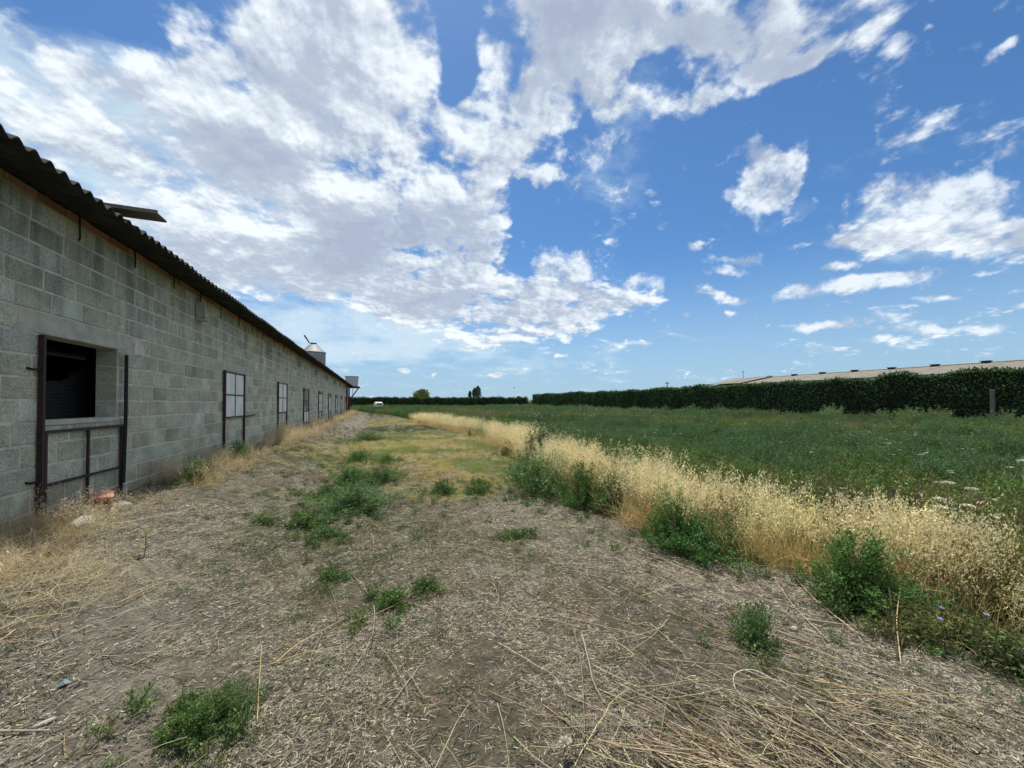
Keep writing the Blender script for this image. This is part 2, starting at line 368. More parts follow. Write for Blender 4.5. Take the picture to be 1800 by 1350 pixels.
# ------------------------------------------------------------------ ground
def axis(dense, d, lim0, lim1, g=1.16):
    a = list(np.arange(dense[0], dense[1], d))
    s = d; v = a[-1]
    while v < lim1: s *= g; v += s; a.append(v)
    s = d; v = a[0]
    while v > lim0: s *= g; v -= s; a.insert(0, v)
    return np.array(a)
gx = axis((-3.2, 9), .07, -900, 1200); gy = axis((.2, 12), .07, -400, 2500)
GX, GY = np.meshgrid(gx, gy)
GZ = height(GX, GY) * ss(400, 100, GY) + 0
nx, ny = len(gx), len(gy)
ii = (np.arange(ny - 1)[:, None] * nx + np.arange(nx - 1)[None, :]).ravel()
GF = np.stack([ii, ii + 1, ii + nx + 1, ii + nx], 1)
x, y = GX.ravel(), GY.ravel(); ex = edge_x(y)
def mixc(a, b, t): return a * (1 - t[:, None]) + np.array(b)[None, :] * t[:, None]
def px_patch(px, py, rx, ry, xx, yy, soft=.5):
    """soft elliptical patch of ground, given where its middle lies, half width and half length in metres"""
    cx, cy = ground(px, py); r = np.sqrt(((xx - cx) / rx) ** 2 + ((yy - cy) / ry) ** 2)
    return ss(1 + soft, 1 - soft, r + (fbm(xx, yy, 1.3, 3, 9) - .5) * 1.2)
def yellow_mask(xx, yy):
    return np.clip(px_patch(745, 800, 2.6, 4.2, xx, yy) + px_patch(760, 775, 2.2, 3.5, xx, yy) * .8 + .7 * px_patch(700, 741, 2.2, 5, xx, yy), 0, 1)
def mat_mask(xx, yy):
    m = 1.0 * px_patch(620, 880, .8, 1.3, xx, yy) + .8 * px_patch(640, 815, .7, 1.6, xx, yy) + .7 * px_patch(830, 862, .9, .6, xx, yy) + .8 * px_patch(600, 1000, .5, .5, xx, yy) + px_patch(590, 960, .55, 1.1, xx, yy) + .7 * px_patch(700, 930, .7, 1.0, xx, yy) + px_patch(730, 755, 2.4, 3.6, xx, yy) + .6 * px_patch(800, 870, 1.3, 1.0, xx, yy) + .8 * px_patch(700, 727, 4, 14, xx, yy) + .8 * px_patch(480, 860, .9, 2.0, xx, yy) + .75 * px_patch(540, 800, 1.0, 4.5, xx, yy) + .7 * px_patch(480, 960, .6, 1.0, xx, yy) + .5 * px_patch(850, 960, .8, .8, xx, yy)
    return np.clip(m, 0, 1)
c = np.tile(np.array([.100, .090, .069]), (len(x), 1))
c = mixc(c, (.13, .126, .105), ss(.42, .62, fbm(x, y, .55, 4, 2)) * .8)
c = mixc(c, (.155, .150, .130), np.exp(-((x + 1.35 + .0 * y) / .55) ** 2) * .75)            # pale gravelly wheel track
c = mixc(c, (.13, .088, .066), ss(.5, .68, fbm(x, y, .4, 3, 12)) * .5)
c = mixc(c, (.20, .165, .095), yellow_mask(x, y) * .8)
c = mixc(c, (.095, .10, .062), mat_mask(x, y) * .55)
c = mixc(c, (.21, .175, .12), ss(-2.1, -2.75, x) * ss(-4, -2.9, x) * .7)
fld = ss(.0, .5, x - ex)
c = mixc(c, (.055, .07, .025), fld * .9)
far = ss(60, 90, y) * ss(-6, -3, -np.abs(x - 20) + 30)
c = mixc(c, (.065, .085, .036), ss(45, 75, y) * .9)
c = mixc(c, (.12, .13, .07), ss(125, 150, y) * .8)
ground_o = mesh_np('ground', np.stack([x, y, GZ.ravel()], 1), GF, None, col=c, smooth=True)
tag(ground_o, kind='structure')
gm = bpy.data.materials.new('dry_soil'); gm.use_nodes = True; N = NT(gm.node_tree); gm.node_tree.nodes.clear()
pos = N.n('ShaderNodeNewGeometry').outputs['Position']
cc = N.n('ShaderNodeAttribute', attribute_name='Col').outputs[0]
n1 = N.noise(pos, 9, 8, .7); n2 = N.noise(pos, 60, 6, .75); n3 = N.noise(pos, 1.4, 5, .6)
cc = N.mix(1., cc, N.mix(N.sstep(n1, .3, .7), (.68, .66, .64), (1.3, 1.3, 1.3)), 'MULTIPLY')
cc = N.mix(1., cc, N.mix(N.sstep(n3, .35, .65), (.85, .85, .86), (1.15, 1.13, 1.1)), 'MULTIPLY')
vo2 = N.n('ShaderNodeTexVoronoi', ins={'Scale': 75.0, 'Randomness': 1.0}); gm.node_tree.links.new(pos, vo2.inputs['Vector'])
chip = N.m('MULTIPLY', N.sstep(vo2.outputs['Distance'], .32, .2), N.sstep(n1, .5, .62))
cc = N.mix(N.m('MULTIPLY', chip, .55), cc, (.36, .33, .28))
cc = N.mix(1., cc, N.mix(N.sstep(n2, .32, .6), (.55, .53, .5), (1.2, 1.2, 1.2)), 'MULTIPLY')
b = N.n('ShaderNodeBsdfPrincipled', ins={'Roughness': .97, 'Specular IOR Level': .1, 'Base Color': cc})
hh = N.m('ADD', N.m('MULTIPLY', n1, .7), N.m('MULTIPLY', n2, .6))
bp = N.n('ShaderNodeBump', ins={'Strength': 1.0, 'Distance': .03, 'Height': hh}); gm.node_tree.links.new(bp.outputs[0], b.inputs['Normal'])
N.n('ShaderNodeOutputMaterial', ins={0: b.outputs[0]})
ground_o.data.materials.append(gm)

# far hills in the gap between the hedges
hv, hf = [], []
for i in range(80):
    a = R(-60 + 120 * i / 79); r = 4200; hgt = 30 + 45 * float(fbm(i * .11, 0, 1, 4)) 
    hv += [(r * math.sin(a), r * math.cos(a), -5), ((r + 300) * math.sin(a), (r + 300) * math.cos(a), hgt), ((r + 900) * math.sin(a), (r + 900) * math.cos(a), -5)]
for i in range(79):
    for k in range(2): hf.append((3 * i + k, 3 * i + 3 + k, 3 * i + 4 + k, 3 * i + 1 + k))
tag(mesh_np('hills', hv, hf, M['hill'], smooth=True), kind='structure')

# ------------------------------------------------------------------ barn
WX = -2.88; Z0, CH, NC = .13, .2, 16; ZT = Z0 + CH * NC        # 3.33
YA, YB = -3.6, 44.6
barn = empty('barn', (WX, 0, 0))
tag(barn, 'long grey concrete block livestock barn with dark corrugated roof along the left side', 'barn')
def bp_(mb, name, m, **k):                      # barn part: shift geometry so that parenting keeps it in place
    o = mb.build(name, m, None, **k); o.parent = barn; o.location = (-WX, 0, 0); return o
wins = [4.74 + 4.42 * k for k in range(9)]; WW, WZ0, WZ1 = 1.08, 1.33, 2.13
def in_open(y0, y1, row):
    z0 = Z0 + row * CH
    for k, w in enumerate(wins):
        lo, hi = w, w + WW
        if WZ0 - .01 < z0 < WZ1 - .01 and y1 > lo + .001 and y0 < hi - .001: return (lo, hi)
        lo, hi = w - .28, w + WW + .28
        if abs(z0 - WZ1) < .02 and y1 > lo + .001 and y0 < hi - .001: return (lo, hi)
    return None
blocks = []
for r in range(NC):
    y0 = YA + (.2 if r % 2 else 0) + (rng.random() - .5) * .06
    while y0 < YB:
        w = .4 if rng.random() > .08 else .25
        segs = [(y0, min(y0 + w, YB))]
        hit = in_open(y0, y0 + w, r)
        if hit:
            segs = []
            if hit[0] - y0 > .06: segs.append((y0, hit[0]))
            if y0 + w - hit[1] > .06: segs.append((hit[1], y0 + w))
        for s in segs: blocks.append((s[0], s[1], r))
        y0 += w
def bcol(y, r):
    t = rng.random(); base = np.array([.50, .52, .415])
    if t > .8: base = np.array([.56, .59, .52])
    elif t > .62: base = np.array([.50, .46, .37])
    elif t < .15: base = np.array([.38, .39, .31])
    if r <= 2: base = base * np.array([1.0, .96, .9])
    return (base * .75 + np.array([.50, .515, .42]) * .25) * (.92 + .18 * rng.random())
# a worn block: 6 variants of front outline, chipped corners
def block_var():
    q = lambda: rng.uniform(0, .012)
    V = [(-.12, -.5, -.5), (-.12, .5, -.5), (-.12, .5, .5), (-.12, -.5, .5)]
    e = .018; h = .036
    fr = [(-.006, -.5 + q() * .5, -.5 + q()), (-.006, .5 - q() * .5, -.5 + q()), (-.006, .5 - q() * .5, .5 - q()), (-.006, -.5 + q() * .5, .5 - q())]
    f2 = [(rng.uniform(0, .003), -.5 + e + q(), -.5 + h + q()), (rng.uniform(0, .003), .5 - e - q(), -.5 + h + q()), (rng.uniform(0, .003), .5 - e - q(), .5 - h - q()), (rng.uniform(0, .003), -.5 + e + q(), .5 - h - q())]
    Vv = V + fr + f2
    Fc = [(0, 1, 5, 4), (1, 2, 6, 5), (2, 3, 7, 6), (3, 0, 4, 7), (4, 5, 9, 8), (5, 6, 10, 9), (6, 7, 11, 10), (7, 4, 8, 11), (8, 9, 10, 11)]
    return np.array(Vv), [tuple(f) for f in Fc]
variants = [block_var() for _ in range(8)]
vis = [b for b in blocks if b[1] > 4.35]
vis.sort(key=lambda b: b[1]); near = set(vis[:300])
J = .016
protos = {}
jv, jf, jc = [], [], []
for b in blocks:
    y0, y1, r = b; z0 = Z0 + r * CH; z1 = z0 + CH
    w = y1 - y0 - J; hh_ = CH - J; k = int(rng.integers(8)); cy, cz = (y0 + y1) / 2, (z0 + z1) / 2
    out_ = rng.normal(0, .0022); cz += rng.normal(0, .0015)
    if b in near:
        if k not in protos:
            V, Fc = variants[k]; protos[k] = mesh_np('block', V, Fc, M['block'], link=False)
        o = protos[k].copy(); o.name = 'block'; COL.objects.link(o); o.parent = barn
        o.location = (out_, cy, cz); o.scale = (1, w, hh_); cl = bcol(cy, r); o.color = (*cl, 1)
        o.rotation_euler = (0, rng.normal(0, .006), rng.normal(0, .004))
    else:
        V, Fc = variants[k]; V = V * np.array([1, w, hh_]) + np.array([WX + out_, cy, cz])
        bb = len(jv); jv += V.tolist(); jf += [tuple(bb + i for i in f) for f in Fc]; jc += [bcol(cy, r)] * len(V)
o = mesh_np('block_wall', jv, jf, M['blockj'], barn, col=np.array(jc)); o.location = (-WX, 0, 0); tag(o, kind='stuff')
# mortar bed behind the blocks: the wall's own thickness with openings
mb = MB(); TH = .2
ys = [YA]
for w in wins: ys += [w, w + WW]
ys.append(YB)
xi, xo = WX - TH, WX - .0045
for i in range(0, len(ys) - 1, 2): mb.box((xi, ys[i], -.3), (xo, ys[i + 1], ZT))
for w in wins: mb.box((xi, w, -.3), (xo, w + WW, WZ0 - .04)); mb.box((xi, w, WZ1 + .005), (xo, w + WW, ZT))
bp_(mb, 'wall', M['mortar'])
mb = MB(); XB = WX - 9.0                         # rear wall, gables, floor
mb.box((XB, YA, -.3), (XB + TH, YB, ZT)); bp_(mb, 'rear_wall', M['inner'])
for yy in (YA - .2, YB):
    mb = MB(); xm = (WX + XB) / 2
    mb.add([(XB, yy, -.3), (WX, yy, -.3), (WX, yy, ZT), (xm, yy, ZT + .85), (XB, yy, ZT), (XB, yy + .2, -.3), (WX, yy + .2, -.3), (WX, yy + .2, ZT), (xm, yy + .2, ZT + .85), (XB, yy + .2, ZT)],
           [(0, 1, 2, 3, 4), (9, 8, 7, 6, 5), (0, 5, 6, 1), (1, 6, 7, 2), (2, 7, 8, 3), (3, 8, 9, 4), (4, 9, 5, 0)])
    bp_(mb, 'gable_wall', M['mortar'])
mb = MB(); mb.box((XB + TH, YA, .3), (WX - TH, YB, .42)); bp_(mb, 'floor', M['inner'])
# jamb blocks in the near window's reveal
for r in range(4):
    mb = MB(); z = WZ0 + r * CH
    mb.box((WX - .195, wins[0] + WW - .004, z + .006), (WX - .012, wins[0] + WW - .0005, z + .194)); o = bp_(mb, 'jamb_block', M['block']); o.color = (*bcol(5, 8) * .9, 1)
# lintels, sills
for k, w in enumerate(wins):
    mb = MB(); mb.box((WX - TH + .01, w - .27, WZ1 + .004), (WX + .004, w + WW + .27, WZ1 + .2 - .006)); o = bp_(mb, 'lintel', M['concrete'], bevel=.006)
    mb = MB(); mb.box((WX - TH + .01, w + .004, WZ0 - .038), (WX + .012, w + WW - .004, WZ0 + .012)); bp_(mb, 'sill', M['concrete'], bevel=.006)
# mortar patches smeared round the near opening
for (yy, zz, ry_, rz_) in [(4.52, 2.10, .10, .14), (6.02, 2.2, .16, .1), (6.25, 2.02, .12, .07), (4.6, 2.42, .16, .08)]:
    mb = MB(); n = 14; V = [(WX + .0055, yy, zz)] + [(WX + .003, yy + ry_ * math.cos(2 * math.pi * i / n) * rng.uniform(.7, 1.15), zz + rz_ * math.sin(2 * math.pi * i / n) * rng.uniform(.7, 1.15)) for i in range(n)]
    V2 = [(WX - .01, v[1], v[2]) for v in V[1:]]
    mb.add(V + V2, [(0, 1 + i, 1 + (i + 1) % n) for i in range(n)] + [(1 + i, 1 + n + i, 1 + n + (i + 1) % n, 1 + (i + 1) % n) for i in range(n)])
    bp_(mb, 'mortar_patch', M['concrete'])
# ribbed black sheet hanging behind the near opening, torn along its top
mb = MB(); n = 70; y0, y1 = wins[0] + .2, 7.0
for i in range(n):
    z = 1.22 + i * .0155
    def lim(yv): return float(np.interp(yv, [4, 5.43, 5.7, 5.88, 6.05, 6.2], [1.70, 1.71, 1.76, 1.86, 2.06, 2.35])) + .008 * math.sin(yv * 23)
    ysn = [yv for yv in np.linspace(y0, y1, 40) if lim(yv) > z]
    if len(ysn) < 2: continue
    a = min(ysn); xb = WX - .42
    mb.add([(xb, a, z), (xb, y1, z), (xb + .008, y1, z + .007), (xb + .008, a, z + .007), (xb, y1, z + .0155), (xb, a, z + .0155)], [(0, 1, 2, 3), (3, 2, 4, 5)])
o = bp_(mb, 'ribbed_sheet', M['blind']); tag(o, 'black ribbed plastic sheet with a torn top edge inside the near opening')
# flat dark sheets behind the other openings, filling their dark gaps
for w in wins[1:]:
    mb = MB(); mb.box((WX - .40, w - .1, 1.2), (WX - .38, w + WW + .1, 2.25)); bp_(mb, 'dark_sheet', M['blind'])
# terracotta course under the eave
bk = MB(); bk.box((-.10, -.5, 0), (.006, .5, .072)); bk = bk.build('eave_brick', M['brick'], None, bevel=.004, link=False)
yy = YA; cnt = 0; jb = MB()
while yy < YB:
    L = .33
    if 3.6 < yy < 22: 
        o = bk.copy(); o.name = 'eave_brick'; COL.objects.link(o); o.parent = barn; o.location = (rng.normal(0, .006), yy + L / 2, ZT + .004); o.scale = (1, L - .012, 1)
    else: jb.box((WX - .1, yy + .006, ZT + .004), (WX + .006, yy + L - .006, ZT + .076))
    yy += L
tag(bp_(jb, 'eave_brick_course', M['brick']), kind='stuff')
# roof: corrugated sheets, each its own part
PITCHW = .143; SW = PITCHW * 8; OV = .50; SL = .2; AMP = .026
ZE = ZT + .10                                     # height of sheets over the wall line
def sheet(width, length, slope, mname, mat_, seg=8, amp=AMP, pitch=PITCHW, th=.009, rows=1):
    n = int(round(width / pitch)) * seg; V = []; 
    for lv in range(2):
        for j in range(rows + 1):
            t = j / rows * length
            for i in range(n + 1):
                yv = width * i / n; zz = amp * math.cos(2 * math.pi * yv / pitch)
                V.append((-t, yv, t * slope + zz + (th if lv else 0)))
    m1 = n + 1; off = m1 * (rows + 1); Fc = []
    for j in range(rows):
        for i in range(n):
            a = j * m1 + i
            Fc.append((a, a + m1, a + m1 + 1, a + 1)); a += off; Fc.append((a, a + 1, a + m1 + 1, a + m1))
    for i in range(n): Fc.append((i, i + 1, off + i + 1, off + i)); a = rows * m1 + i; Fc.append((a, off + a, off + a + 1, a + 1))
    for j in range(rows): a = j * m1; Fc.append((a, off + a, off + a + m1, a + m1)); a += n; Fc.append((a, a + m1, off + a + m1, off + a))
    return mesh_np(mname, V, Fc, mat_, link=False)
shp = sheet(SW + PITCHW * .5, 4.5 + OV, SL, 'roof_sheet', M['fibro'])
yv = YA - .3; i = 0
while yv < YB + .1:
    o = shp.copy(); o.name = 'roof_sheet'; COL.objects.link(o); o.parent = barn
    o.location = (OV + rng.normal(0, .006), yv, ZE - OV * SL + (.0 if i % 2 else .0105)); yv += SW; i += 1
mb = MB(); mb.add([(WX - 4.45, YA - .3, ZE + .9), (XB - .5, YA - .3, ZE - .1), (XB - .5, YB + .5, ZE - .1), (WX - 4.45, YB + .5, ZE + .9), (WX - 4.45, YA - .3, ZE + .93), (XB - .5, YA - .3, ZE - .07), (XB - .5, YB + .5, ZE - .07), (WX - 4.45, YB + .5, ZE + .93)],
                  [(0, 3, 2, 1), (4, 5, 6, 7), (0, 1, 5, 4), (1, 2, 6, 5), (2, 3, 7, 6), (3, 0, 4, 7)]); bp_(mb, 'rear_roof', M['fibro'])
mb = MB(); mb.box((WX - .16, YA, ZT + .08), (WX - .04, YB, ZT + .125)); bp_(mb, 'wall_plate', M['inner'])
# hooks hanging from the eave
for i, yv in enumerate([5.13, 6.08, 7.06, 7.98, 8.9, 9.95, 10.9, 11.9, 13.0, 14.2, 15.5, 16.9]):
    L = [.19, .15, .13, .12][i % 4]; mb = MB(); mb.tube([(WX + .022, yv, ZT + .075), (WX + .024, yv + .004, ZT - L + .04), (WX + .026, yv - .012, ZT - L + .012), (WX + .03, yv - .02, ZT - L + .03)], .007, 6); bp_(mb, 'roof_hook', M['black'])
# vent hoods high on the wall
for i in range(9):
    yv = 7.84 + 4.42 * i; mb = MB(); w = .16
    x0, x1 = WX + .004, WX + .13; za, zb = 2.93, 3.21
    mb.add([(x0, yv, za), (x1, yv, za + .03), (x1 - .035, yv, zb), (x0, yv, zb), (x0, yv + w, za), (x1, yv + w, za + .03), (x1 - .035, yv + w, zb), (x0, yv + w, zb)],
           [(0, 3, 2, 1)[::-1], (4, 7, 6, 5)[::-1], (0, 1, 5, 4)[::-1], (1, 2, 6, 5)[::-1], (2, 3, 7, 6)[::-1]])
    hood = bp_(mb, 'vent_hood', M['concrete'], bevel=.006)
    mb = MB(); mb.box((x0, yv - .012, za - .022), (x1 + .02, yv + w + .012, za + .004)); o = mb.build('vent_sill', M['concrete'], hood)
    mb = MB(); mb.box((x1 - .02, yv - .006, za + .03), (x1 + .012, yv + .014, zb - .01)); o = mb.build('vent_lip', M['concrete'], hood)
# windows: two guide rails and a four-light sash sliding between them
drop = [.90, 0, 0, .52, .13, .22, .26, .28, .5]
ZS0, SH = 1.20, .95
for k, w in enumerate(wins):
    win = empty('window', (0, 0, 0), parent=barn); win.location = (-WX, 0, 0)
    d = drop[k]; a, b_ = w - .03, w + WW + .04; t = .028; x0, x1 = WX + .016, WX + .044
    for j, yy in enumerate((a - .045, b_ + .017)):
        mb = MB(); zb_ = .38 if not (k == 0 and j == 1) else .60
        if k == 0 and j == 1: mb.tube([(WX + .05, yy - .0, 2.08), (WX + .052, yy - .005, 1.3), (WX + .05, yy - .015, .9), (WX + .06, yy - .05, .56)], .019, 4)
        else: mb.box((WX + .012, yy, zb_), (WX + .05, yy + .028, 2.12 if k == 0 else 2.16))
        o = mb.build('guide_rail', M['black'] if j and k == 0 else M['rust'], win)
        if k == 0 and j == 0:
            for zz in (1.80, .80):
                m2 = MB(); m2.tube([(WX - .005, yy - .10, zz + .01), (WX + .03, yy - .09, zz), (WX + .03, yy + .01, zz)], .011, 6); m2.build('bracket', M['black'], win)
    zb_ = ZS0 - d; mb = MB()
    mb.box((x0, a, zb_), (x1, a + t, zb_ + SH)); mb.box((x0, b_ - t, zb_), (x1, b_, zb_ + SH))
    mb.box((x0, a + t, zb_), (x1, b_ - t, zb_ + t)); mb.box((x0, a + t, zb_ + SH - t), (x1, b_ - t, zb_ + SH))
    zm = zb_ + SH * (.5 if k else .47); ym = (a + b_) / 2
    mb.box((x0 + .002, a + t, zm - .012), (x1 - .002, b_ - t, zm + .012)); mb.box((x0 + .004, ym - .012, zb_ + t), (x1 - .004, ym + .012, zb_ + SH - t))
    sash = mb.build('sash', M['rust'], win)
    if k:
        for yy0, yy1 in ((a + t, ym - .012), (ym + .012, b_ - t)):
            for zz0, zz1 in ((zb_ + t, zm - .012), (zm + .012, zb_ + SH - t)):
                if k == 3 and zz0 > zm:
                    continue
                mb = MB(); mb.box((x0 + .008, yy0, zz0), (x0 + .014, yy1, zz1)); mb.build('pane', M['pane'], win)
    if k == 0:
        mb = MB(); mb.box((x0 - .01, a + .12, .40), (x1 + .03, b_, .43)); mb.build('bottom_bar', M['rust'], win)
mb = MB(); mb.tube([(WX + .03, wins[1] + WW + .06, 1.19), (WX + .05, wins[1] + WW + .85, 1.22)], .016, 6); bp_(mb, 'latch_bar', M['rust'])
# crack and drip stains are in the block material; rust coloured post and door frame at the far corner
for yy in (41.9, 43.9): 
    mb = MB(); mb.box((WX + .01, yy, .2), (WX + .09, yy + .12, ZT + .02)); bp_(mb, 'corner_post', M['redsteel'])

# plank on the roof
mb = MB(); mb.box((-.75, 0, 0), (0, .19, .022)); o = mb.build('loose_board', M['plank'], None, bevel=.003)
mb = MB(); mb.box((-.75, .0, .0225), (0, .02, .04)); o2 = mb.build('batten', M['plank'], o); 
o.location = (-2.17, 4.98, 3.475); o.rotation_euler = (R(-4), R(2), R(-3))
tag(o, 'short loose grey board sticking out over the corrugated eave of the barn', 'board')

# silo behind the barn
silo = empty('feed_silo', (-6.7, 48.0, 0)); tag(silo, 'round galvanised feed silo with conical top rising behind the barn roof', 'silo')
D_ = ray(549, 622); ZC = EYE + 44.2 * (HY - 622) / F; ZP = EYE + 44.2 * (HY - 605.5) / F
mb = MB(); prof = [(1.24, 2.0)]; z = 2.0
while z < ZC: prof += [(1.24, z), (1.215, z + .04), (1.24, z + .08)]; z += .16 * 2.4
prof = [p for p in prof if p[1] <= ZC] + [(1.24, ZC)]
mb.lathe([(0.12, .9), (1.23, 2.0)] + prof, 40); mb.build('cylinder', M['zinc'], silo, smooth=True)
mb = MB(); mb.lathe([(1.30, ZC - .03), (1.30, ZC + .02), (.32, ZP - .12)], 40); cone = mb.build('cone_roof', M['zinc'], silo)
mb = MB(); mb.lathe([(.33, ZP - .14), (.33, ZP), (.0, ZP + .02)], 24); mb.build('lid', M['black'], cone)
mb = MB(); mb.tube([(-.35, -.3, ZP - .1), (-.85, -.5, ZP + .75)], [.06, .09], 8); mb.build('filling_arm', M['black'], silo)
for k in range(4):
    a = R(45 + 90 * k); mb = MB(); mb.box((1.15 * math.cos(a) - .05, 1.15 * math.sin(a) - .05, -.1), (1.15 * math.cos(a) + .05, 1.15 * math.sin(a) + .05, 2.1)); mb.build('leg', M['zinc'], silo)

# tank on a red bracket at the far corner
tk = empty('raised_tank', (-2.5, 45.4, 0)); tag(tk, 'pale grey box tank on a red steel platform at the far corner of the barn', 'tank')
mb = MB(); mb.add([(-.62, -.5, 3.36), (.52, -.5, 3.36), (.52, .5, 3.36), (-.62, .5, 3.36), (-.70, -.6, 4.38), (.60, -.6, 4.38), (.60, .6, 4.38), (-.70, .6, 4.38)],
                  [(0, 3, 2, 1), (4, 5, 6, 7), (0, 1, 5, 4), (1, 2, 6, 5), (2, 3, 7, 6), (3, 0, 4, 7)]); mb.build('tank', M['greytank'], tk)
mb = MB(); mb.box((-.74, -.64, 4.38), (.64, .64, 4.43)); mb.build('rim', M['zinc'], tk)
mb = MB(); mb.box((-.8, -.6, 3.16), (.75, .6, 3.345)); mb.build('platform', M['redsteel'], tk)
mb = MB(); mb.tube([(.6, -.4, 3.16), (-.25, -.4, 1.9)], .045, 6); mb.tube([(.6, .4, 3.16), (-.25, .4, 1.9)], .045, 6); mb.build('strut', M['redsteel'], tk)
mb = MB(); mb.box((-.33, -.5, 0), (-.22, -.4, 3.16)); mb.build('post', M['redsteel'], tk)
mb = MB(); mb.tube([(.1, -.45, 3.16), (.0, -.45, 2.5), (.22, -.45, 2.0)], .03, 6); mb.build('pipe', M['zinc'], tk)

# ------------------------------------------------------------------ far building on the right
fb_ = empty('farm_shed', (54.5, 0, 0)); tag(fb_, 'long low farm shed with pale corrugated roof behind the right-hand hedge', 'shed')
XE, YN, YF, ZEv, ZR = -6.3, -12.0, 45.0, 4.2, 5.32
rs = sheet(2.0, 6.45, (ZR - ZEv) / 6.4, 'roof_sheet', M['fibro2'], seg=6, amp=.03, pitch=.2, rows=1)
for i in range(26):
    o = rs.copy(); o.name = 'roof_sheet'; COL.objects.link(o); o.parent = fb_
    o.location = (XE - .1, YN + i * 2.0, ZEv - .02 + (.012 if i % 2 else 0)); o.scale = (-1, 1, 1)
for i in range(3):
    o = rs.copy(); o.name = 'roof_sheet'; COL.objects.link(o); o.parent = fb_
    o.location = (XE - .1, 40.1 + i * 1.97, ZEv + .16 + (.012 if i % 2 else 0)); o.scale = (-1, 1, 1)
mb = MB(); mb.box((XE, YN, 0), (XE + .2, YF, ZEv - .08)); mb.build('wall', M['concrete'], fb_)
mb = MB(); mb.add([(XE, YF - .2, 0), (-XE, YF - .2, 0), (-XE, YF - .2, ZEv), (0, YF - .2, ZR - .05), (XE, YF - .2, ZEv - .02), (XE, YF, 0), (-XE, YF, 0), (-XE, YF, ZEv), (0, YF, ZR - .05), (XE, YF, ZEv - .02)],
                  [(0, 4, 3, 2, 1), (5, 6, 7, 8, 9), (0, 1, 6, 5), (1, 2, 7, 6), (2, 3, 8, 7), (3, 4, 9, 8), (4, 0, 5, 9)]); mb.build('gable_wall', M['concrete'], fb_)
mb = MB(); mb.add([(0.05, YN, ZR), (-XE + .1, YN, ZEv - .05), (-XE + .1, YF + .4, ZEv - .05), (0.05, YF + .4, ZR), (0.05, YN, ZR + .04), (-XE + .1, YN, ZEv - .01), (-XE + .1, YF + .4, ZEv - .01), (0.05, YF + .4, ZR + .04)],
                  [(0, 1, 2, 3), (7, 6, 5, 4), (0, 4, 5, 1), (1, 5, 6, 2), (2, 6, 7, 3), (3, 7, 4, 0)]); mb.build('rear_roof', M['fibro2'], fb_)
mb = MB(); mb.tube([(0, YN, ZR + .04), (0, 40.0, ZR + .04)], .07, 8); mb.build('ridge_cap', M['fibro2'], fb_)
for i in range(9):
    mb = MB(); yy = 40.7 - 3.55 * i
    if yy < YN: break
    mb.box((-.25, yy - .25, ZR + .02), (.25, yy + .25, ZR + .17)); v = mb.build('ridge_vent', M['fibro'], fb_)
    mb = MB(); mb.box((-.33, yy - .33, ZR + .17), (.33, yy + .33, ZR + .215)); mb.build('cowl', M['fibro'], v)
mb = MB(); mb.tube([(-1.0, 44.2, ZR - .1), (-1.0, 44.2, ZR + 1.25)], .03, 6); mb.tube([(-1.0, 43.9, ZR + 1.0), (-1.0, 44.5, ZR + 1.0)], .025, 6); mb.build('antenna', M['black'], fb_)

# ------------------------------------------------------------------ foliage geometry
def leaves(c, d, L, Wd, n3=None):
    """diamond leaves: centre base c, direction d (unit), length, width"""
    c = np.asarray(c); n = len(c); d = d / (np.linalg.norm(d, axis=1, keepdims=True) + 1e-9)
    r = rng.normal(size=(n, 3)); w = np.cross(d, r); w /= (np.linalg.norm(w, axis=1, keepdims=True) + 1e-9)
    L = np.broadcast_to(np.asarray(L, float), (n,))[:, None]; Wd = np.broadcast_to(np.asarray(Wd, float), (n,))[:, None]
    nn = np.cross(d, w)
    V = np.stack([c, c + d * L * .5 + w * Wd * .5, c + d * L + nn * L * .08, c + d * L * .5 - w * Wd * .5], 1).reshape(-1, 3)
    Fq = np.arange(n * 4).reshape(n, 4)
    return V, Fq
def ribbon(P_, w):
    """ribbon strips: P_ (n,k,3) paths, width w (n,)"""
    n, k, _ = P_.shape; t = P_[:, -1] - P_[:, 0]; r = rng.normal(size=(n, 3)); s = np.cross(t, r); s /= (np.linalg.norm(s, axis=1, keepdims=True) + 1e-9)
    ww = (np.linspace(1, .25, k)[None, :, None]) * np.asarray(w)[:, None, None] * .5
    V = np.stack([P_ - s[:, None, :] * ww, P_ + s[:, None, :] * ww], 2).reshape(-1, 3)
    Fq = []
    b = np.arange(n)[:, None] * (2 * k) + np.arange(k - 1)[None, :] * 2
    Fq = np.stack([b, b + 1, b + 3, b + 2], 2).reshape(-1, 4)
    return V, Fq
def join(parts):
    V, Fc, C, o = [], [], [], 0
    for v, f, c in parts:
        V.append(v); Fc.append(f + o); o += len(v)
        c = np.asarray(c, float); C.append(np.tile(c, (len(v), 1)) if c.ndim == 1 else c)
    return np.concatenate(V), np.concatenate(Fc), np.concatenate(C)
def curve_paths(base, d0, L, k=5, droop=.3, wob=.1):
    n = len(base); d = d0 / np.linalg.norm(d0, axis=1, keepdims=True); P_ = [base]; st = np.asarray(L)[:, None] / (k - 1)
    for i in range(k - 1):
        d = d + np.array([0, 0, -droop / k]) + rng.normal(size=(n, 3)) * wob; d /= np.linalg.norm(d, axis=1, keepdims=True)
        P_.append(P_[-1] + d * st)
    return np.stack(P_, 1)
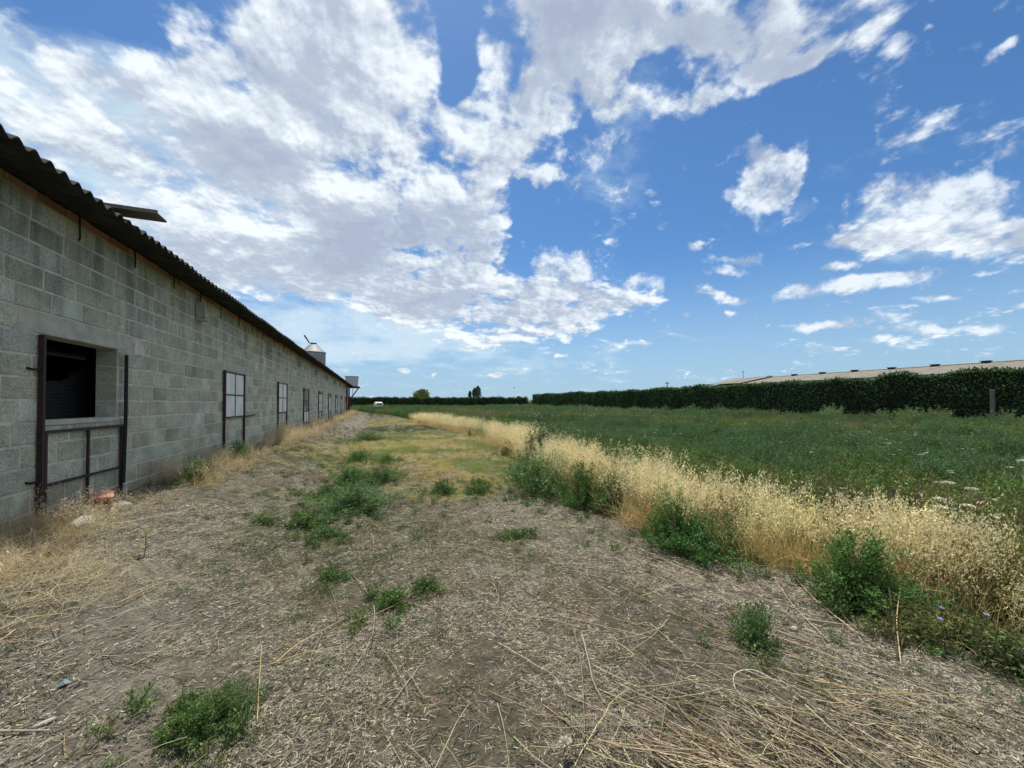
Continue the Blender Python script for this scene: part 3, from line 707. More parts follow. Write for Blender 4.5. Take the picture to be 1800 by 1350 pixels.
def feather_weed(h=.5, w=.5, stems=26, per=60, L=.035, Wd=.006, col=(.05, .10, .035), up=.6, brush=.035, tipcol=None, low=False):
    """bushy annual: many ascending plumes set with narrow leaves"""
    base = rng.normal(size=(stems, 3)) * np.array([w * .08, w * .08, 0])
    a = rng.uniform(0, 2 * np.pi, stems); tilt = np.abs(rng.normal(0, 1, stems)) * (.45 if stems < 50 and not low else .75) * (w / h)
    tilt = np.clip(tilt, 0, 1.45 if low else 1.3)
    d = np.stack([np.cos(a) * np.sin(tilt), np.sin(a) * np.sin(tilt), np.cos(tilt) + (.03 if low else 0)], 1)
    Ls = rng.uniform(.7, 1.05, stems) / np.sqrt((np.cos(tilt) / h) ** 2 + (np.sin(tilt) / (w * .5)) ** 2)
    P_ = curve_paths(base, d, Ls, 6, -.25 if not low else .1, .10)
    V1, F1 = ribbon(P_, np.full(stems, .006)); parts = [(V1, F1, np.array(col) * .9 + np.array([.03, .02, .0]))]
    t = rng.uniform(.12, 1, (stems, per)) ** .8; seg = np.clip((t * 5).astype(int), 0, 4); fr = t * 5 - seg
    ar = np.arange(stems)[:, None]
    c = P_[ar, seg] * (1 - fr[..., None]) + P_[ar, seg + 1] * fr[..., None]; tan = P_[ar, seg + 1] - P_[ar, seg]
    tan /= np.linalg.norm(tan, axis=2, keepdims=True)
    c = c + rng.normal(size=c.shape) * brush * (1.1 - t[..., None] * .8)
    dd = tan * up + rng.normal(size=c.shape) * .6
    V, Fq = leaves(c.reshape(-1, 3), dd.reshape(-1, 3), rng.uniform(.6, 1.3, stems * per) * L, rng.uniform(.7, 1.3, stems * per) * Wd)
    tt = np.repeat(t.ravel(), 4)[:, None]; k = np.repeat(rng.uniform(.75, 1.3, stems * per), 4)[:, None]
    tc_ = np.array(tipcol if tipcol is not None else np.array(col) * 1.35)
    C = (np.array(col) * (1 - tt) + tc_ * tt) * k
    parts.append((V, Fq, C)); V, Fq, C = join(parts)
    V[:, 2] = np.maximum(V[:, 2], .0)
    return V, Fq, C
def oat_tuft(n=26, h=.75, spread=.12, gold=(.62, .47, .22), pale=(.74, .64, .36), panicle=True, lean=.18, fine=.003, blades=20):
    base = rng.normal(size=(n, 3)) * np.array([spread, spread, 0]); d = rng.normal(size=(n, 3)) * lean; d[:, 2] = 1
    Ls = h * rng.uniform(.65, 1.1, n); P_ = curve_paths(base, d, Ls, 6, .25, .05); V, Fq = ribbon(P_, np.full(n, fine))
    t = np.tile(np.repeat(np.linspace(0, 1, 6), 2), n)[:, None]; parts = [(V, Fq, np.array(gold) * (1 - t) + np.array(pale) * t)]
    nb = blades; base = rng.normal(size=(nb, 3)) * np.array([spread, spread, 0]); d = rng.normal(size=(nb, 3)) * .5; d[:, 2] = 1
    P2 = curve_paths(base, d, h * rng.uniform(.3, .75, nb), 6, .9, .12); V, Fq = ribbon(P2, np.full(nb, fine * 1.8)); parts.append((V, Fq, np.array(gold) * rng.uniform(.8, 1.1)))
    if panicle:
        m = 22; t = rng.uniform(.62, 1, (n, m)); seg = np.clip((t * 5).astype(int), 0, 4); fr = t * 5 - seg; ar = np.arange(n)[:, None]
        c = P_[ar, seg] * (1 - fr[..., None]) + P_[ar, seg + 1] * fr[..., None]
        c = c + rng.normal(size=c.shape) * np.array([.035, .035, .02]) * (1.15 - t[..., None]) * 2.2
        dd = rng.normal(size=c.shape) * .5; dd[..., 2] -= .8
        V, Fq = leaves(c.reshape(-1, 3), dd.reshape(-1, 3), rng.uniform(.018, .034, n * m), rng.uniform(.005, .009, n * m))
        parts.append((V, Fq, np.array(pale) * np.repeat(rng.uniform(.85, 1.25, n * m), 4)[:, None]))
    return join(parts)
def proto(name, VFC, m):
    V, Fq, C = VFC; return mesh_np(name, V, Fq, m, col=C, link=False)

def scatter(name, pts, rot, scl_, idx, protos_, label=None):
    """one countless mass: the points of a mesh carry copies of a few plants"""
    co = bpy.data.collections.new(name + '_kinds')
    for i, p in enumerate(protos_): p.name = '%s_kind_%02d' % (name, i); co.objects.link(p)
    me = bpy.data.meshes.new(name); n = len(pts); me.vertices.add(n); me.vertices.foreach_set('co', np.asarray(pts, np.float32).ravel())
    a = me.attributes.new('turn', 'FLOAT_VECTOR', 'POINT'); a.data.foreach_set('vector', np.asarray(rot, np.float32).ravel())
    s = np.asarray(scl_, np.float32); s = np.repeat(s[:, None], 3, 1) if s.ndim == 1 else s
    a = me.attributes.new('size', 'FLOAT_VECTOR', 'POINT'); a.data.foreach_set('vector', s.ravel())
    a = me.attributes.new('which', 'INT', 'POINT'); a.data.foreach_set('value', np.asarray(idx, np.int32))
    o = bpy.data.objects.new(name, me); COL.objects.link(o)
    ng = bpy.data.node_groups.new(name, 'GeometryNodeTree')
    ng.interface.new_socket('Geometry', in_out='INPUT', socket_type='NodeSocketGeometry'); ng.interface.new_socket('Geometry', in_out='OUTPUT', socket_type='NodeSocketGeometry')
    gi = ng.nodes.new('NodeGroupInput'); go = ng.nodes.new('NodeGroupOutput'); ip = ng.nodes.new('GeometryNodeInstanceOnPoints')
    ci = ng.nodes.new('GeometryNodeCollectionInfo'); ci.inputs[0].default_value = co; ci.inputs[1].default_value = True; ci.inputs[2].default_value = True
    def na(nm, t):
        x_ = ng.nodes.new('GeometryNodeInputNamedAttribute'); x_.data_type = t; x_.inputs[0].default_value = nm; return [q for q in x_.outputs if q.enabled][0]
    L = ng.links.new
    L(gi.outputs[0], ip.inputs['Points']); L(ci.outputs[0], ip.inputs['Instance']); ip.inputs['Pick Instance'].default_value = True
    L(na('which', 'INT'), ip.inputs['Instance Index']); L(na('size', 'FLOAT_VECTOR'), ip.inputs['Scale'])
    e2r = ng.nodes.new('FunctionNodeEulerToRotation'); L(na('turn', 'FLOAT_VECTOR'), e2r.inputs[0]); L(e2r.outputs[0], ip.inputs['Rotation'])
    L(ip.outputs[0], go.inputs[0]); md = o.modifiers.new('scatter', 'NODES'); md.node_group = ng
    tag(o, label, kind='stuff'); return o
def sprinkle(x0, x1, y0, y1, dens, dfun=None):
    n = int((x1 - x0) * (y1 - y0) * dens); x = rng.uniform(x0, x1, n); y = rng.uniform(y0, y1, n)
    if dfun is not None: k = rng.random(n) < dfun(x, y); x, y = x[k], y[k]
    return x, y
def put(x, y, lift=0.): return np.stack([x, y, height(x, y) + lift], 1)
def upright(n, t=.12): return np.stack([rng.normal(0, t, n), rng.normal(0, t, n), rng.uniform(0, 6.28, n)], 1)

# ---- loose straw and chips on the soil
def straw(L, w, bend, col):
    k = 4; P_ = []; d = 0
    for i in range(k): P_.append((L * (i / (k - 1) - .5), bend * L * math.sin(math.pi * i / (k - 1)), w * .5 + rng.uniform(0, .002)))
    V, Fq = [], []
    for p in P_: V += [(p[0], p[1] - w / 2, 0), (p[0], p[1], p[2] + w * .4), (p[0], p[1] + w / 2, 0)]
    for i in range(k - 1):
        for j in range(2): Fq.append((3 * i + j, 3 * i + j + 1, 3 * i + 4 + j, 3 * i + 3 + j))
    V = np.array(V); cl = np.tile(np.array(col), (len(V), 1)) * rng.uniform(.85, 1.15, (len(V), 1)); return V, np.array(Fq), cl
sc_cols = [(.28, .26, .205), (.21, .19, .15), (.13, .115, .09), (.34, .31, .23), (.17, .14, .105), (.095, .08, .065), (.28, .26, .21), (.27, .245, .175)]
sp = []
for i, (L, w, bd) in enumerate([(.05, .0035, .05), (.09, .004, .12), (.13, .0045, .08), (.035, .005, 0), (.07, .003, .2), (.18, .005, .1), (.022, .010, 0), (.11, .0035, -.15)]):
    sp.append(proto('straw', straw(L, w, bd, sc_cols[i]), M['straw']))
def pebble():
    bm = bmesh.new(); bmesh.ops.create_icosphere(bm, subdivisions=1, radius=.5)
    for v in bm.verts: v.co = Vector((v.co.x * 1.3, v.co.y, v.co.z * .6)) * random.uniform(.8, 1.15)
    V = np.array([v.co[:] for v in bm.verts]); Fc = np.array([[q.index for q in f.verts] for f in bm.faces]); bm.free(); return V, Fc, (.25, .235, .20)
def path_mask(x, y): return ss(.35, -.1, x - edge_x(y)) * (x > -2.86)
X, Y = [], []
for (a, b_, c0, d0, dn) in [(-2.9, 3.9, .3, 3.0, 5600), (-2.9, 4.2, 3.0, 6.0, 2700), (-2.9, 4.6, 6.0, 12, 600), (-2.9, 5, 12, 26, 130)]:
    x, y = sprinkle(a, b_, c0, d0, dn, lambda x, y: path_mask(x, y) * (.18 + .82 * ss(.34, .58, fbm(x, y, 1.4, 4, 21)))); X.append(x); Y.append(y)
x = np.concatenate(X); y = np.concatenate(Y); n = len(x); D = np.hypot(x, y)
scatter('straw_litter', put(x, y, .002), np.stack([rng.normal(0, .12, n), rng.normal(0, .16, n), rng.uniform(0, 6.28, n)], 1),
        rng.uniform(.4, 1.0, n) ** 1.0 * np.clip(.8 + D * .035, 0, 1.6), rng.choice(8, n, p=[.22, .16, .1, .2, .13, .05, .03, .11]), sp)
x, y = sprinkle(-2.8, 3.9, .3, 14, 420, lambda x, y: path_mask(x, y) * np.where(y > 6, .5, 1) * (.12 + ss(.5, .7, fbm(x, y, .7, 4, 2)) * .6 + .8 * np.exp(-((x + 1.35) / .5) ** 2)))
n = len(x); scatter('gravel', put(x, y, .002), rng.uniform(0, 6.28, (n, 3)) * np.array([.05, .05, 1]), rng.uniform(.005, .016, n) * np.where(rng.random(n) > .97, 2, 1), np.zeros(n), [proto('pebble', pebble(), M['straw'])])
# long dry stalks lying on the ground, thickest in the lower right
def stalk(L, w, col, wob=.12):
    P_ = curve_paths(np.array([[-L / 2, 0, .006]]), np.array([[1, 0, .0]]), np.array([L]), 8, 0, wob); P_[..., 2] = np.abs(P_[..., 2]) * .35 + .006
    mbx = MB(); mbx.tube([tuple(p) for p in P_[0]], [w * (1 - .6 * i / 7) for i in range(8)], 4); V = np.array(mbx.V); Fc = np.array([f for f in mbx.F if len(f) == 4]); return V, Fc, col
st = [proto('stalk', stalk(L, w, c_), M['straw']) for L, w, c_ in [(.5, .0028, (.42, .34, .20)), (.7, .003, (.33, .26, .16)), (.35, .0025, (.26, .20, .13)), (.9, .0032, (.46, .38, .24)), (.28, .003, (.20, .15, .11)), (.55, .0025, (.50, .43, .30))]]
bx, by = ground(1330, 1240)
x, y = sprinkle(-2.7, 3.6, .3, 9, 75, lambda x, y: path_mask(x, y) * (.16 + .9 * np.exp(-(((x - bx) / 1.0) ** 2 + ((y - by) / .55) ** 2)) + .35 * np.exp(-(((x - 2.0) / 1.2) ** 2 + ((y - 2.6) / 1.0) ** 2)) + .3 * ss(-1.2, -2.2, x)))
n = len(x); ang = np.where(rng.random(n) < .45, rng.uniform(0, 6.28, n), np.where(x < -.8, R(48) + rng.normal(0, .35, n), R(-62) + rng.normal(0, .3, n)))
scatter('fallen_stalks', put(x, y, .01), np.stack([rng.uniform(0, 6.28, n), rng.normal(0, .03, n), ang], 1)*np.array([0,1,1]), rng.uniform(.4, 1.1, n), rng.integers(0, 6, n), st)
# dense sheaf of flattened straw, lower right corner
x = rng.normal(1.3, .55, 520); y = rng.normal(.95, .22, 520); k = (y > .35) & (x < 2.9); x, y = x[k], y[k]; n = len(x)
for j in range(2): pass
st2 = [proto('stalk', stalk(L, w, c_, .17), M['straw']) for L, w, c_ in [(.6, .0024, (.50, .42, .27)), (.8, .0028, (.38, .31, .19)), (.5, .002, (.24, .19, .13))]]
scatter('flattened_straw', put(x, y, .015 + rng.uniform(0, .05, n)), np.stack([np.zeros(n), rng.normal(0, .09, n), R(-58) + rng.normal(0, .42, n)], 1), rng.uniform(.5, 1.1, n), rng.integers(0, 3, n), st2)

# ---- low green mats and small tufts on the path
def low_tuft(col, n=34, h=.07, w=.09):
    base = rng.normal(size=(n, 3)) * np.array([w * .4, w * .4, 0]); d = rng.normal(size=(n, 3)); d[:, 2] = np.abs(d[:, 2]) * .7 + .25
    P_ = curve_paths(base, d, h * rng.uniform(.5, 1.3, n), 4, .5, .15); V, Fq = ribbon(P_, rng.uniform(.002, .005, n)); return V, Fq, np.array(col) * np.repeat(rng.uniform(.7, 1.3, n), 8)[:, None]
lt = [proto('t', low_tuft(c_), M['leaf']) for c_ in [(.10, .145, .045), (.07, .125, .04), (.13, .15, .06), (.17, .155, .075)]]
X, Y = [], []
for a, b_, c0, d0, dn in [(-2.6, 4.2, .8, 5, 130), (-2.6, 4.2, 5, 12, 80), (-2.6, 5, 12, 26, 40), (-3, 5, 26, 60, 14)]:
    x, y = sprinkle(a, b_, c0, d0, dn, lambda x, y: path_mask(x, y) * (.06 + 1.6 * mat_mask(x, y) * ss(.38, .6, fbm(x, y, 1.8, 4, 31)) + .3 * ss(.52, .68, fbm(x, y, .9, 3, 35)))); X.append(x); Y.append(y)
x = np.concatenate(X); y = np.concatenate(Y); n = len(x)
scatter('low_green_weeds', put(x, y), upright(n, .2), rng.uniform(.5, 1.2, n) * np.clip(.8 + y * .04, .8, 2.2), rng.choice(4, n, p=[.3, .25, .3, .15]), lt)
dt = [proto('t', low_tuft(c_, 16, .11, .06), M['oat']) for c_ in [(.24, .15, .09), (.34, .27, .16), (.17, .11, .07)]]
x, y = sprinkle(-2.6, 3.8, .5, 12, 26, lambda x, y: path_mask(x, y) * (.1 + ss(.48, .62, fbm(x, y, 1.3, 3, 141)))); n = len(x)
scatter('dead_stems', put(x, y), upright(n, .25), rng.uniform(.5, 1.2, n), rng.integers(0, 3, n), dt)
yt = [proto('t', low_tuft(c_, 40, .13, .13), M['oat']) for c_ in [(.52, .43, .17), (.42, .39, .15), (.58, .46, .21), (.22, .28, .09)]]
x, y = sprinkle(-2.5, 6.5, 5, 45, 150, lambda x, y: path_mask(x, y) * yellow_mask(x, y) * (.35 + .65 * ss(.35, .6, fbm(x, y, 1.2, 3, 44))) * ss(60, 10, y)); n = len(x)
scatter('yellow_grass', put(x, y), upright(n, .2), rng.uniform(.5, 1.15, n), np.where(fbm(x, y, .9, 3, 46) > .56, 3, rng.choice(4, n, p=[.35, .25, .2, .2])), yt)

# ---- dry grass along the barn wall and the matted heap
wg = [proto('t', oat_tuft(26, .42, .09, (.56, .43, .22), (.64, .52, .30), False, .3, .0026, 22), M['oat']) for _ in range(2)] + [proto('t', oat_tuft(16, .5, .07, (.50, .37, .19), (.62, .51, .32), True, .25, .0024, 10), M['oat'])]
X, Y = [], []
for a, b_, c0, d0, dn in [(-2.84, -2.1, 2.0, 12, 55), (-2.84, -1.9, 12, 46, 30)]:
    x, y = sprinkle(a, b_, c0, d0, dn, lambda x, y: (.12 + ss(.36, .6, fbm(x * .3, y, .8, 3, 50))) * ss(-1.9, -2.5, x - .3 * (fbm(x, y, .5, 2, 60) - .3)) * np.where((y > 4.4) & (y < 6.3), .03, 1)); X.append(x); Y.append(y)
x = np.concatenate(X); y = np.concatenate(Y); n = len(x)
scatter('dry_wall_grass', put(x, y), upright(n, .25), rng.uniform(.45, 1.05, n) * np.where(y > 12, 1.15, .85), rng.choice(3, n, p=[.4, .35, .25]), wg)
def wisp_mat(n=70, L=.35):
    base = rng.normal(size=(n, 3)) * np.array([.12, .12, .015]); base[:, 2] = np.abs(base[:, 2]); a = rng.normal(.7, .9, n)
    d = np.stack([np.cos(a), np.sin(a), rng.uniform(0, .35, n)], 1); P_ = curve_paths(base, d, L * rng.uniform(.3, 1.0, n), 6, .5, .34); P_[..., 2] = np.abs(P_[..., 2])
    V, Fq = ribbon(P_, np.full(n, .0026)); return V, Fq, np.array((.62, .53, .35)) * np.repeat(rng.uniform(.6, 1.25, n), 12)[:, None]
wm = [proto('t', wisp_mat(), M['oat']) for _ in range(3)]
def heap(x, y):
    m = 0
    for px, py, rx, ry in [(60, 985, .45, 1.2), (150, 960, .35, .5), (200, 1010, .4, .35), (40, 1040, .3, .5), (100, 930, .3, .8)]:
        cx_, cy_ = ground(px, py, .3); m = m + np.exp(-(((x - cx_) / rx) ** 2 + ((y - cy_) / ry) ** 2))
    return np.clip(m, 0, 1)
x, y = sprinkle(-2.84, -1.2, 1.8, 6.5, 120, lambda x, y: heap(x, y) * ss(.40, .60, fbm(x, y, 2.2, 4, 77)) * ss(-1.35, -1.9, x)); n = len(x)
scatter('matted_dry_grass', put(x, y, .0), upright(n, .18) * np.array([1, 1, .45]), rng.uniform(.6, 1.1, n), rng.integers(0, 3, n), wm)

# ---- strip of wild oats between path and field
ot = [proto('t', oat_tuft(24, .74, .10), M['oat']) for _ in range(3)] + [proto('t', oat_tuft(16, .86, .08, (.50, .42, .2), (.72, .64, .38)), M['oat'])] + [proto('t', oat_tuft(26, .5, .12, (.62, .46, .20), (.64, .50, .26), False, .5, .003, 34), M['oat'])]
def oat_mask(x, y):
    dx = x - edge_x(y); wdt = np.interp(y, [0, 1.5, 3, 6, 9, 14, 22, 30], [.55, .72, .85, 1.0, .95, 1.0, 1.3, 1.1]) * (.62 + .8 * fbm(y, y * 0, .9, 3, 73))
    m = ss(-.05, .12, dx) * ss(wdt, wdt * .65, dx)
    along = np.interp(y, [0, .9, 1.3, 6.6, 7.6, 8.6, 9.2, 13.5, 15.5, 18, 20, 30, 33], [.0, .1, 1, 1, .25, .25, .9, .9, .2, .2, 1, 1, 0])
    return m * along
x, y = sprinkle(2, 6.5, .4, 34, 76, lambda x, y: oat_mask(x, y) * (.45 + .55 * ss(.36, .55, fbm(x, y, 1.3, 3, 70)))); n = len(x)
dx = x - edge_x(y); w5 = rng.random(n)
idx = np.where((dx < .35) & (w5 < .45), 4, np.where(w5 > .82, 3, rng.integers(0, 3, n)))
scatter('wild_oats', put(x, y), upright(n, .15), rng.uniform(.65, 1.15, n) * (.8 + .55 * fbm(x, y, .9, 3, 71)) * np.where(y > 9, .95, 1.0) * np.where(y < 2.6, .88, 1), idx, ot)
x, y = sprinkle(2, 6.5, .8, 34, 5, lambda x, y: oat_mask(x, y) * ss(.5, .62, fbm(x, y, .9, 3, 72))); n = len(x)
oat_green = (x, y, n)

# ---- field of tall green weeds
G1, G2, G3, G4 = (.092, .160, .030), (.066, .135, .040), (.13, .168, .038), (.165, .135, .055)
fp = [feather_weed(.62, .5, 16, 42, .055, .015, G1, .5, .04), feather_weed(.70, .45, 14, 44, .06, .013, G1, .6, .04, (.11, .17, .045)),
      feather_weed(.60, .60, 18, 44, .045, .011, G2, .7, .04, (.10, .175, .065)), feather_weed(.66, .5, 14, 40, .05, .014, G3, .5, .05, (.16, .19, .06)),
      feather_weed(.55, .5, 14, 30, .05, .010, G4, .5, .05, (.17, .13, .09)), feather_weed(.85, .85, 34, 50, .05, .012, G2, .8, .05, (.09, .16, .06))]
fw = [proto('t', p, M['leaf']) for p in fp]
def fieldm(x, y): return ss(.25, .8, x - edge_x(y)) * (x < 33.2 + 100 * (y > 84)) * (y < 117)
X, Y, I, S = [], [], [], []
for a, b_, c0, d0, dn, s in [(3.4, 9, -1.5, 9, 26, .8), (3, 18, -2, 9, 9, .9), (3, 20, 9, 20, 11, .95), (18, 33.5, -2, 20, 6, 1.05), (0, 33.5, 20, 42, 5.5, 1.1), (-4, 33.5, 42, 84, 3.0, 1.3), (-8, 48, 84, 117, 2.0, 1.5)]:
    x, y = sprinkle(a, b_, c0, d0, dn, fieldm); X.append(x); Y.append(y); S.append(rng.uniform(.75, 1.15, len(x)) * s)
x = np.concatenate(X); y = np.concatenate(Y); s = np.concatenate(S); n = len(x)
q = fbm(x, y, .12, 4, 80) + rng.normal(0, .05, n); r = rng.random(n)
idx = np.where(q > .60, 5, np.where(q > .50, np.where(r < .5, 2, 1), np.where(q > .42, np.where(r < .6, 0, 3), np.where(r < .35, 4, 3))))
idx = np.where((r > .95) | ((fbm(x, y, .10, 3, 84) > .60) & (rng.random(n) < .55)), 4, idx); idx = np.where((x > 27) & (rng.random(n) < .5), 5, idx)
x = np.concatenate([x, oat_green[0]]); y = np.concatenate([y, oat_green[1]]); idx = np.concatenate([idx, rng.choice([1, 2], oat_green[2])]); s = np.concatenate([s, rng.uniform(.5, .8, oat_green[2])]); n = len(x)
scatter('weed_field', put(x, y), upright(n, .1), np.stack([s, s, s * np.where(idx == 5, .92, 1) * (.45 + 1.0 * fbm(x, y, .55, 3, 90))], 1), idx, fw)
x, y = sprinkle(29, 33.4, -2, 84, .8, lambda x, y: ss(29, 31.5, x) * (.3 + .7 * ss(.35, .6, fbm(x, y, .2, 3, 99)))); n = len(x)
s = rng.uniform(.9, 1.4, n); scatter('hedge_foot_weeds', put(x, y), upright(n, .08), np.stack([s * 1.5, s * 1.5, s * 1.25], 1), np.where(rng.random(n) < .8, 1, 0), [proto('t', fp[3], M['leaf']), proto('t', feather_weed(.85, .85, 34, 50, .06, .016, (.10, .16, .06), .8, .05, (.14, .21, .08)), M['leaf'])])
# pale flower heads standing over the field
def umbel():
    mbx = MB(); mbx.tube([(0, 0, 0), (.02, .01, .4), (.0, .0, .86)], [.004, .003, .002], 4); V1 = np.array(mbx.V); F1 = np.array([f for f in mbx.F if len(f) == 4])
    n = 30; a = rng.uniform(0, 6.28, n); r_ = np.sqrt(rng.random(n)) * .035; c_ = np.stack([r_ * np.cos(a), r_ * np.sin(a), .86 + .01 - r_ * .2], 1)
    d = np.stack([np.cos(a), np.sin(a), rng.uniform(.1, .8, n)], 1); V2, F2 = leaves(c_, d, .016, .012); return join([(V1, F1, (.16, .17, .09)), (V2, F2, (.60, .57, .48))])
um = [proto('t', umbel(), M['oat']) for _ in range(2)]
x, y = sprinkle(4, 33, 1, 60, 1.6, lambda x, y: fieldm(x, y) * ss(.50, .64, fbm(x, y, .18, 3, 95)) * .9 + .04); n = len(x)
scatter('pale_field_flowers', put(x, y), upright(n, .15), rng.uniform(.75, 1.0, n) * np.where(y > 15, 1.1, .85), rng.integers(0, 2, n), um)

# leafy ground cover in the lower right corner
x, y = sprinkle(2.2, 5.5, .2, 1.9, 75, lambda x, y: ss(-.5, -.1, x - edge_x(y) + .35 * (y - 1.0))); n = len(x)
cw = [proto('t', feather_weed(.26, .4, 14, 22, .03, .016, (.07, .12, .035), .4, .05, (.11, .17, .055)), M['leaf']), proto('t', feather_weed(.22, .35, 12, 22, .04, .008, (.09, .12, .045), .4, .05, (.15, .16, .06)), M['leaf'])]
scatter('corner_ground_cover', put(x, y), upright(n, .3), rng.uniform(.6, 1.1, n), rng.integers(0, 2, n), cw)

# ------------------------------------------------------------------ single weeds (things)
def weed_proto(h, w, **k):
    V, Fq, C = feather_weed(h, w, **k); st_n = 0
    ax = np.percentile(np.abs(V[:, :2]), 96); az_ = np.percentile(V[:, 2], 97)
    V = V * np.array([w * .5 / ax, w * .5 / ax, h / az_])
    r = empty('weed_bush'); f_ = mesh_np('foliage', V, Fq, M['leaf'], r, col=C)
    mbx = MB()
    for i in range(7):
        a = rng.uniform(0, 6.28); mbx.tube([(0, 0, -.02), (math.cos(a) * w * .12, math.sin(a) * w * .12, h * .3), (math.cos(a) * w * .26, math.sin(a) * w * .26, h * .62)], [.006, .004, .002], 5)
    mbx.build('stem', M['bark'], r); return r
def copy_thing(r):
    c_ = r.copy(); COL.objects.link(c_)
    for ch in r.children: d = ch.copy(); COL.objects.link(d); d.parent = c_
    return c_
W1 = lambda: weed_proto(.6, .62, stems=80, per=90, L=.034, Wd=.0065, col=(.055, .125, .035), brush=.035, tipcol=(.10, .19, .055))
W2 = lambda: weed_proto(.4, .9, stems=110, per=80, L=.030, Wd=.0070, col=(.052, .115, .033), brush=.035, tipcol=(.09, .175, .05))
W3 = lambda: weed_proto(.16, .34, stems=40, per=45, L=.026, Wd=.0070, col=(.06, .125, .035), brush=.022, tipcol=(.10, .18, .05), low=True)
PR = {'tall': (W1, .6, .62), 'wide': (W2, .4, .9), 'low': (W3, .16, .34)}; made = {}
WEEDS = [  # kind, px, py of the foot, width and height in metres, label
 ('tall', 955, 828, .85, .95, 'tall dark green feathery weed breaking the line of dry oats'),
 ('wide', 960, 865, .95, .62, 'broad green weed at the foot of the tallest weed beside the path'),
 ('wide', 1035, 888, .85, .58, 'low spreading green weed against the start of the golden oats'),
 ('wide', 1075, 895, .5, .45, 'rounded green weed right of the low spreading one, touching the golden oats'),
 ('tall', 1180, 950, .50, .62, 'pointed conical green weed standing in front of the golden oats'),
 ('wide', 1225, 968, .75, .42, 'bushy green weed at the right foot of the pointed conical weed'),
 ('tall', 1500, 1058, .50, .60, 'large soft dark green weed at the foot of the oats, right foreground'),
 ('wide', 1580, 1082, .42, .26, 'dark low weed on the bare soil side of the large right foreground weed'),
 ('low', 1325, 1130, .22, .22, 'small grey green weed alone on the straw in the right foreground'),
 ('wide', 625, 895, .75, .38, 'dense green weed in the middle of the path, biggest of its cluster'),
 ('wide', 668, 848, .60, .30, 'green weed at the right end of the cluster in the middle of the path'),
 ('wide', 618, 850, .55, .36, 'dark green weed behind the biggest weed of the path cluster'),
 ('wide', 575, 878, .45, .24, 'bright green weed at the left end of the cluster on the path'),
 ('low', 545, 925, .36, .14, 'small green weed in front of the left end of the path cluster'),
 ('low', 578, 945, .32, .12, 'flat green weed lying among the mats in front of the path cluster'),
 ('wide', 632, 812, .50, .36, 'dark weed at the near left corner of the yellow grass patch'),
 ('wide', 646, 774, .95, .38, 'lone dark weed beyond the far left corner of the yellow grass patch'),
 ('wide', 682, 812, .40, .22, 'small weed standing inside the yellow grass near its left edge'),
 ('low', 692, 1062, .24, .12, 'small bright green weed on bare litter in the middle foreground'),
 ('low', 755, 1034, .13, .09, 'tiny green weed just beyond the small middle foreground one'),
 ('low', 780, 868, .40, .20, 'green weed at the front of the yellow grass, centre'),
 ('low', 845, 865, .38, .22, 'green weed with dry stalks at the front right of the yellow grass'),
 ('low', 893, 802, .45, .25, 'little dark weed between the yellow grass and the far oats'),
 ('low', 915, 942, .22, .07, 'flat little green weed on reddish soil left of the pointed weed'),
 ('low', 588, 1018, .16, .07, 'scrubby low weed on the litter left of the middle foreground'),
 ('wide', 385, 1262, .28, .17, 'dark green weed at the lower left with straw lying over it'),
 ('low', 345, 1292, .22, .12, 'small leafy weed at the lower left foot of the straw covered weed'),
 ('tall', 344, 852, .24, .34, 'dark leafy weed standing by the barn wall in front of dry grass'),
 ('low', 424, 806, .30, .32, 'small green weed in the dry grass against the barn wall'),
 ('low', 470, 918, .22, .07, 'pale green flat weed on the gravel track left of the cluster'),
 ('wide', 1790, 975, .9, .45, 'blue green weed at the right edge beyond the oats'),
 ('wide', 1340, 945, .5, .35, 'small green weed half sunk in the golden oats, right of the pointed weed'),
]
weed_at = []
for kd, px, py, w, h, lab in WEEDS:
    fn, h0, w0 = PR[kd]
    if 540 < px < 700 and py < 930: w *= 1.3
    if 930 < px < 1080: w *= 1.25; h *= 1.2
    made.setdefault(kd, [])
    if len(made[kd]) < 3: r = fn(); made[kd].append(r)
    else: r = copy_thing(made[kd][int(rng.integers(3))])
    zz = 0
    for _ in range(3): gx_, gy_ = ground(px, py, zz); zz = float(height(gx_, gy_))
    r.location = (gx_, gy_, zz); r.rotation_euler = (0, 0, rng.uniform(0, 6.28)); r.scale = (w / w0 * rng.uniform(.95, 1.25), w / w0 * rng.uniform(.85, 1.15), h / h0 * (.82 if kd != 'low' else 1)); weed_at.append((gx_, gy_, w))
    tag(r, lab, 'weed', 'green weeds on and beside the path')

X, Y = [], []
for a, b_, w in weed_at:
    n = int(60 * w + 12); t = rng.uniform(0, 6.28, n); q = np.abs(rng.normal(0, 1, n)) * w * .75; X.append(a + q * np.cos(t) - .25 * w); Y.append(b_ + q * np.sin(t) * 1.3)
x = np.concatenate(X); y = np.concatenate(Y); k = path_mask(x, y) > .3; x, y = x[k], y[k]; n = len(x)
sg = [proto('t', feather_weed(.10, .16, 9, 12, .022, .007, (.07, .13, .04), .5, .015, (.11, .18, .05)), M['leaf']), proto('t', feather_weed(.07, .2, 9, 12, .02, .008, (.09, .14, .05), .4, .015, (.14, .17, .07), low=True), M['leaf']), lt[1].copy()]
scatter('scattered_seedlings', put(x, y), upright(n, .2), rng.uniform(.4, 1.3, n), rng.integers(0, 3, n), sg)

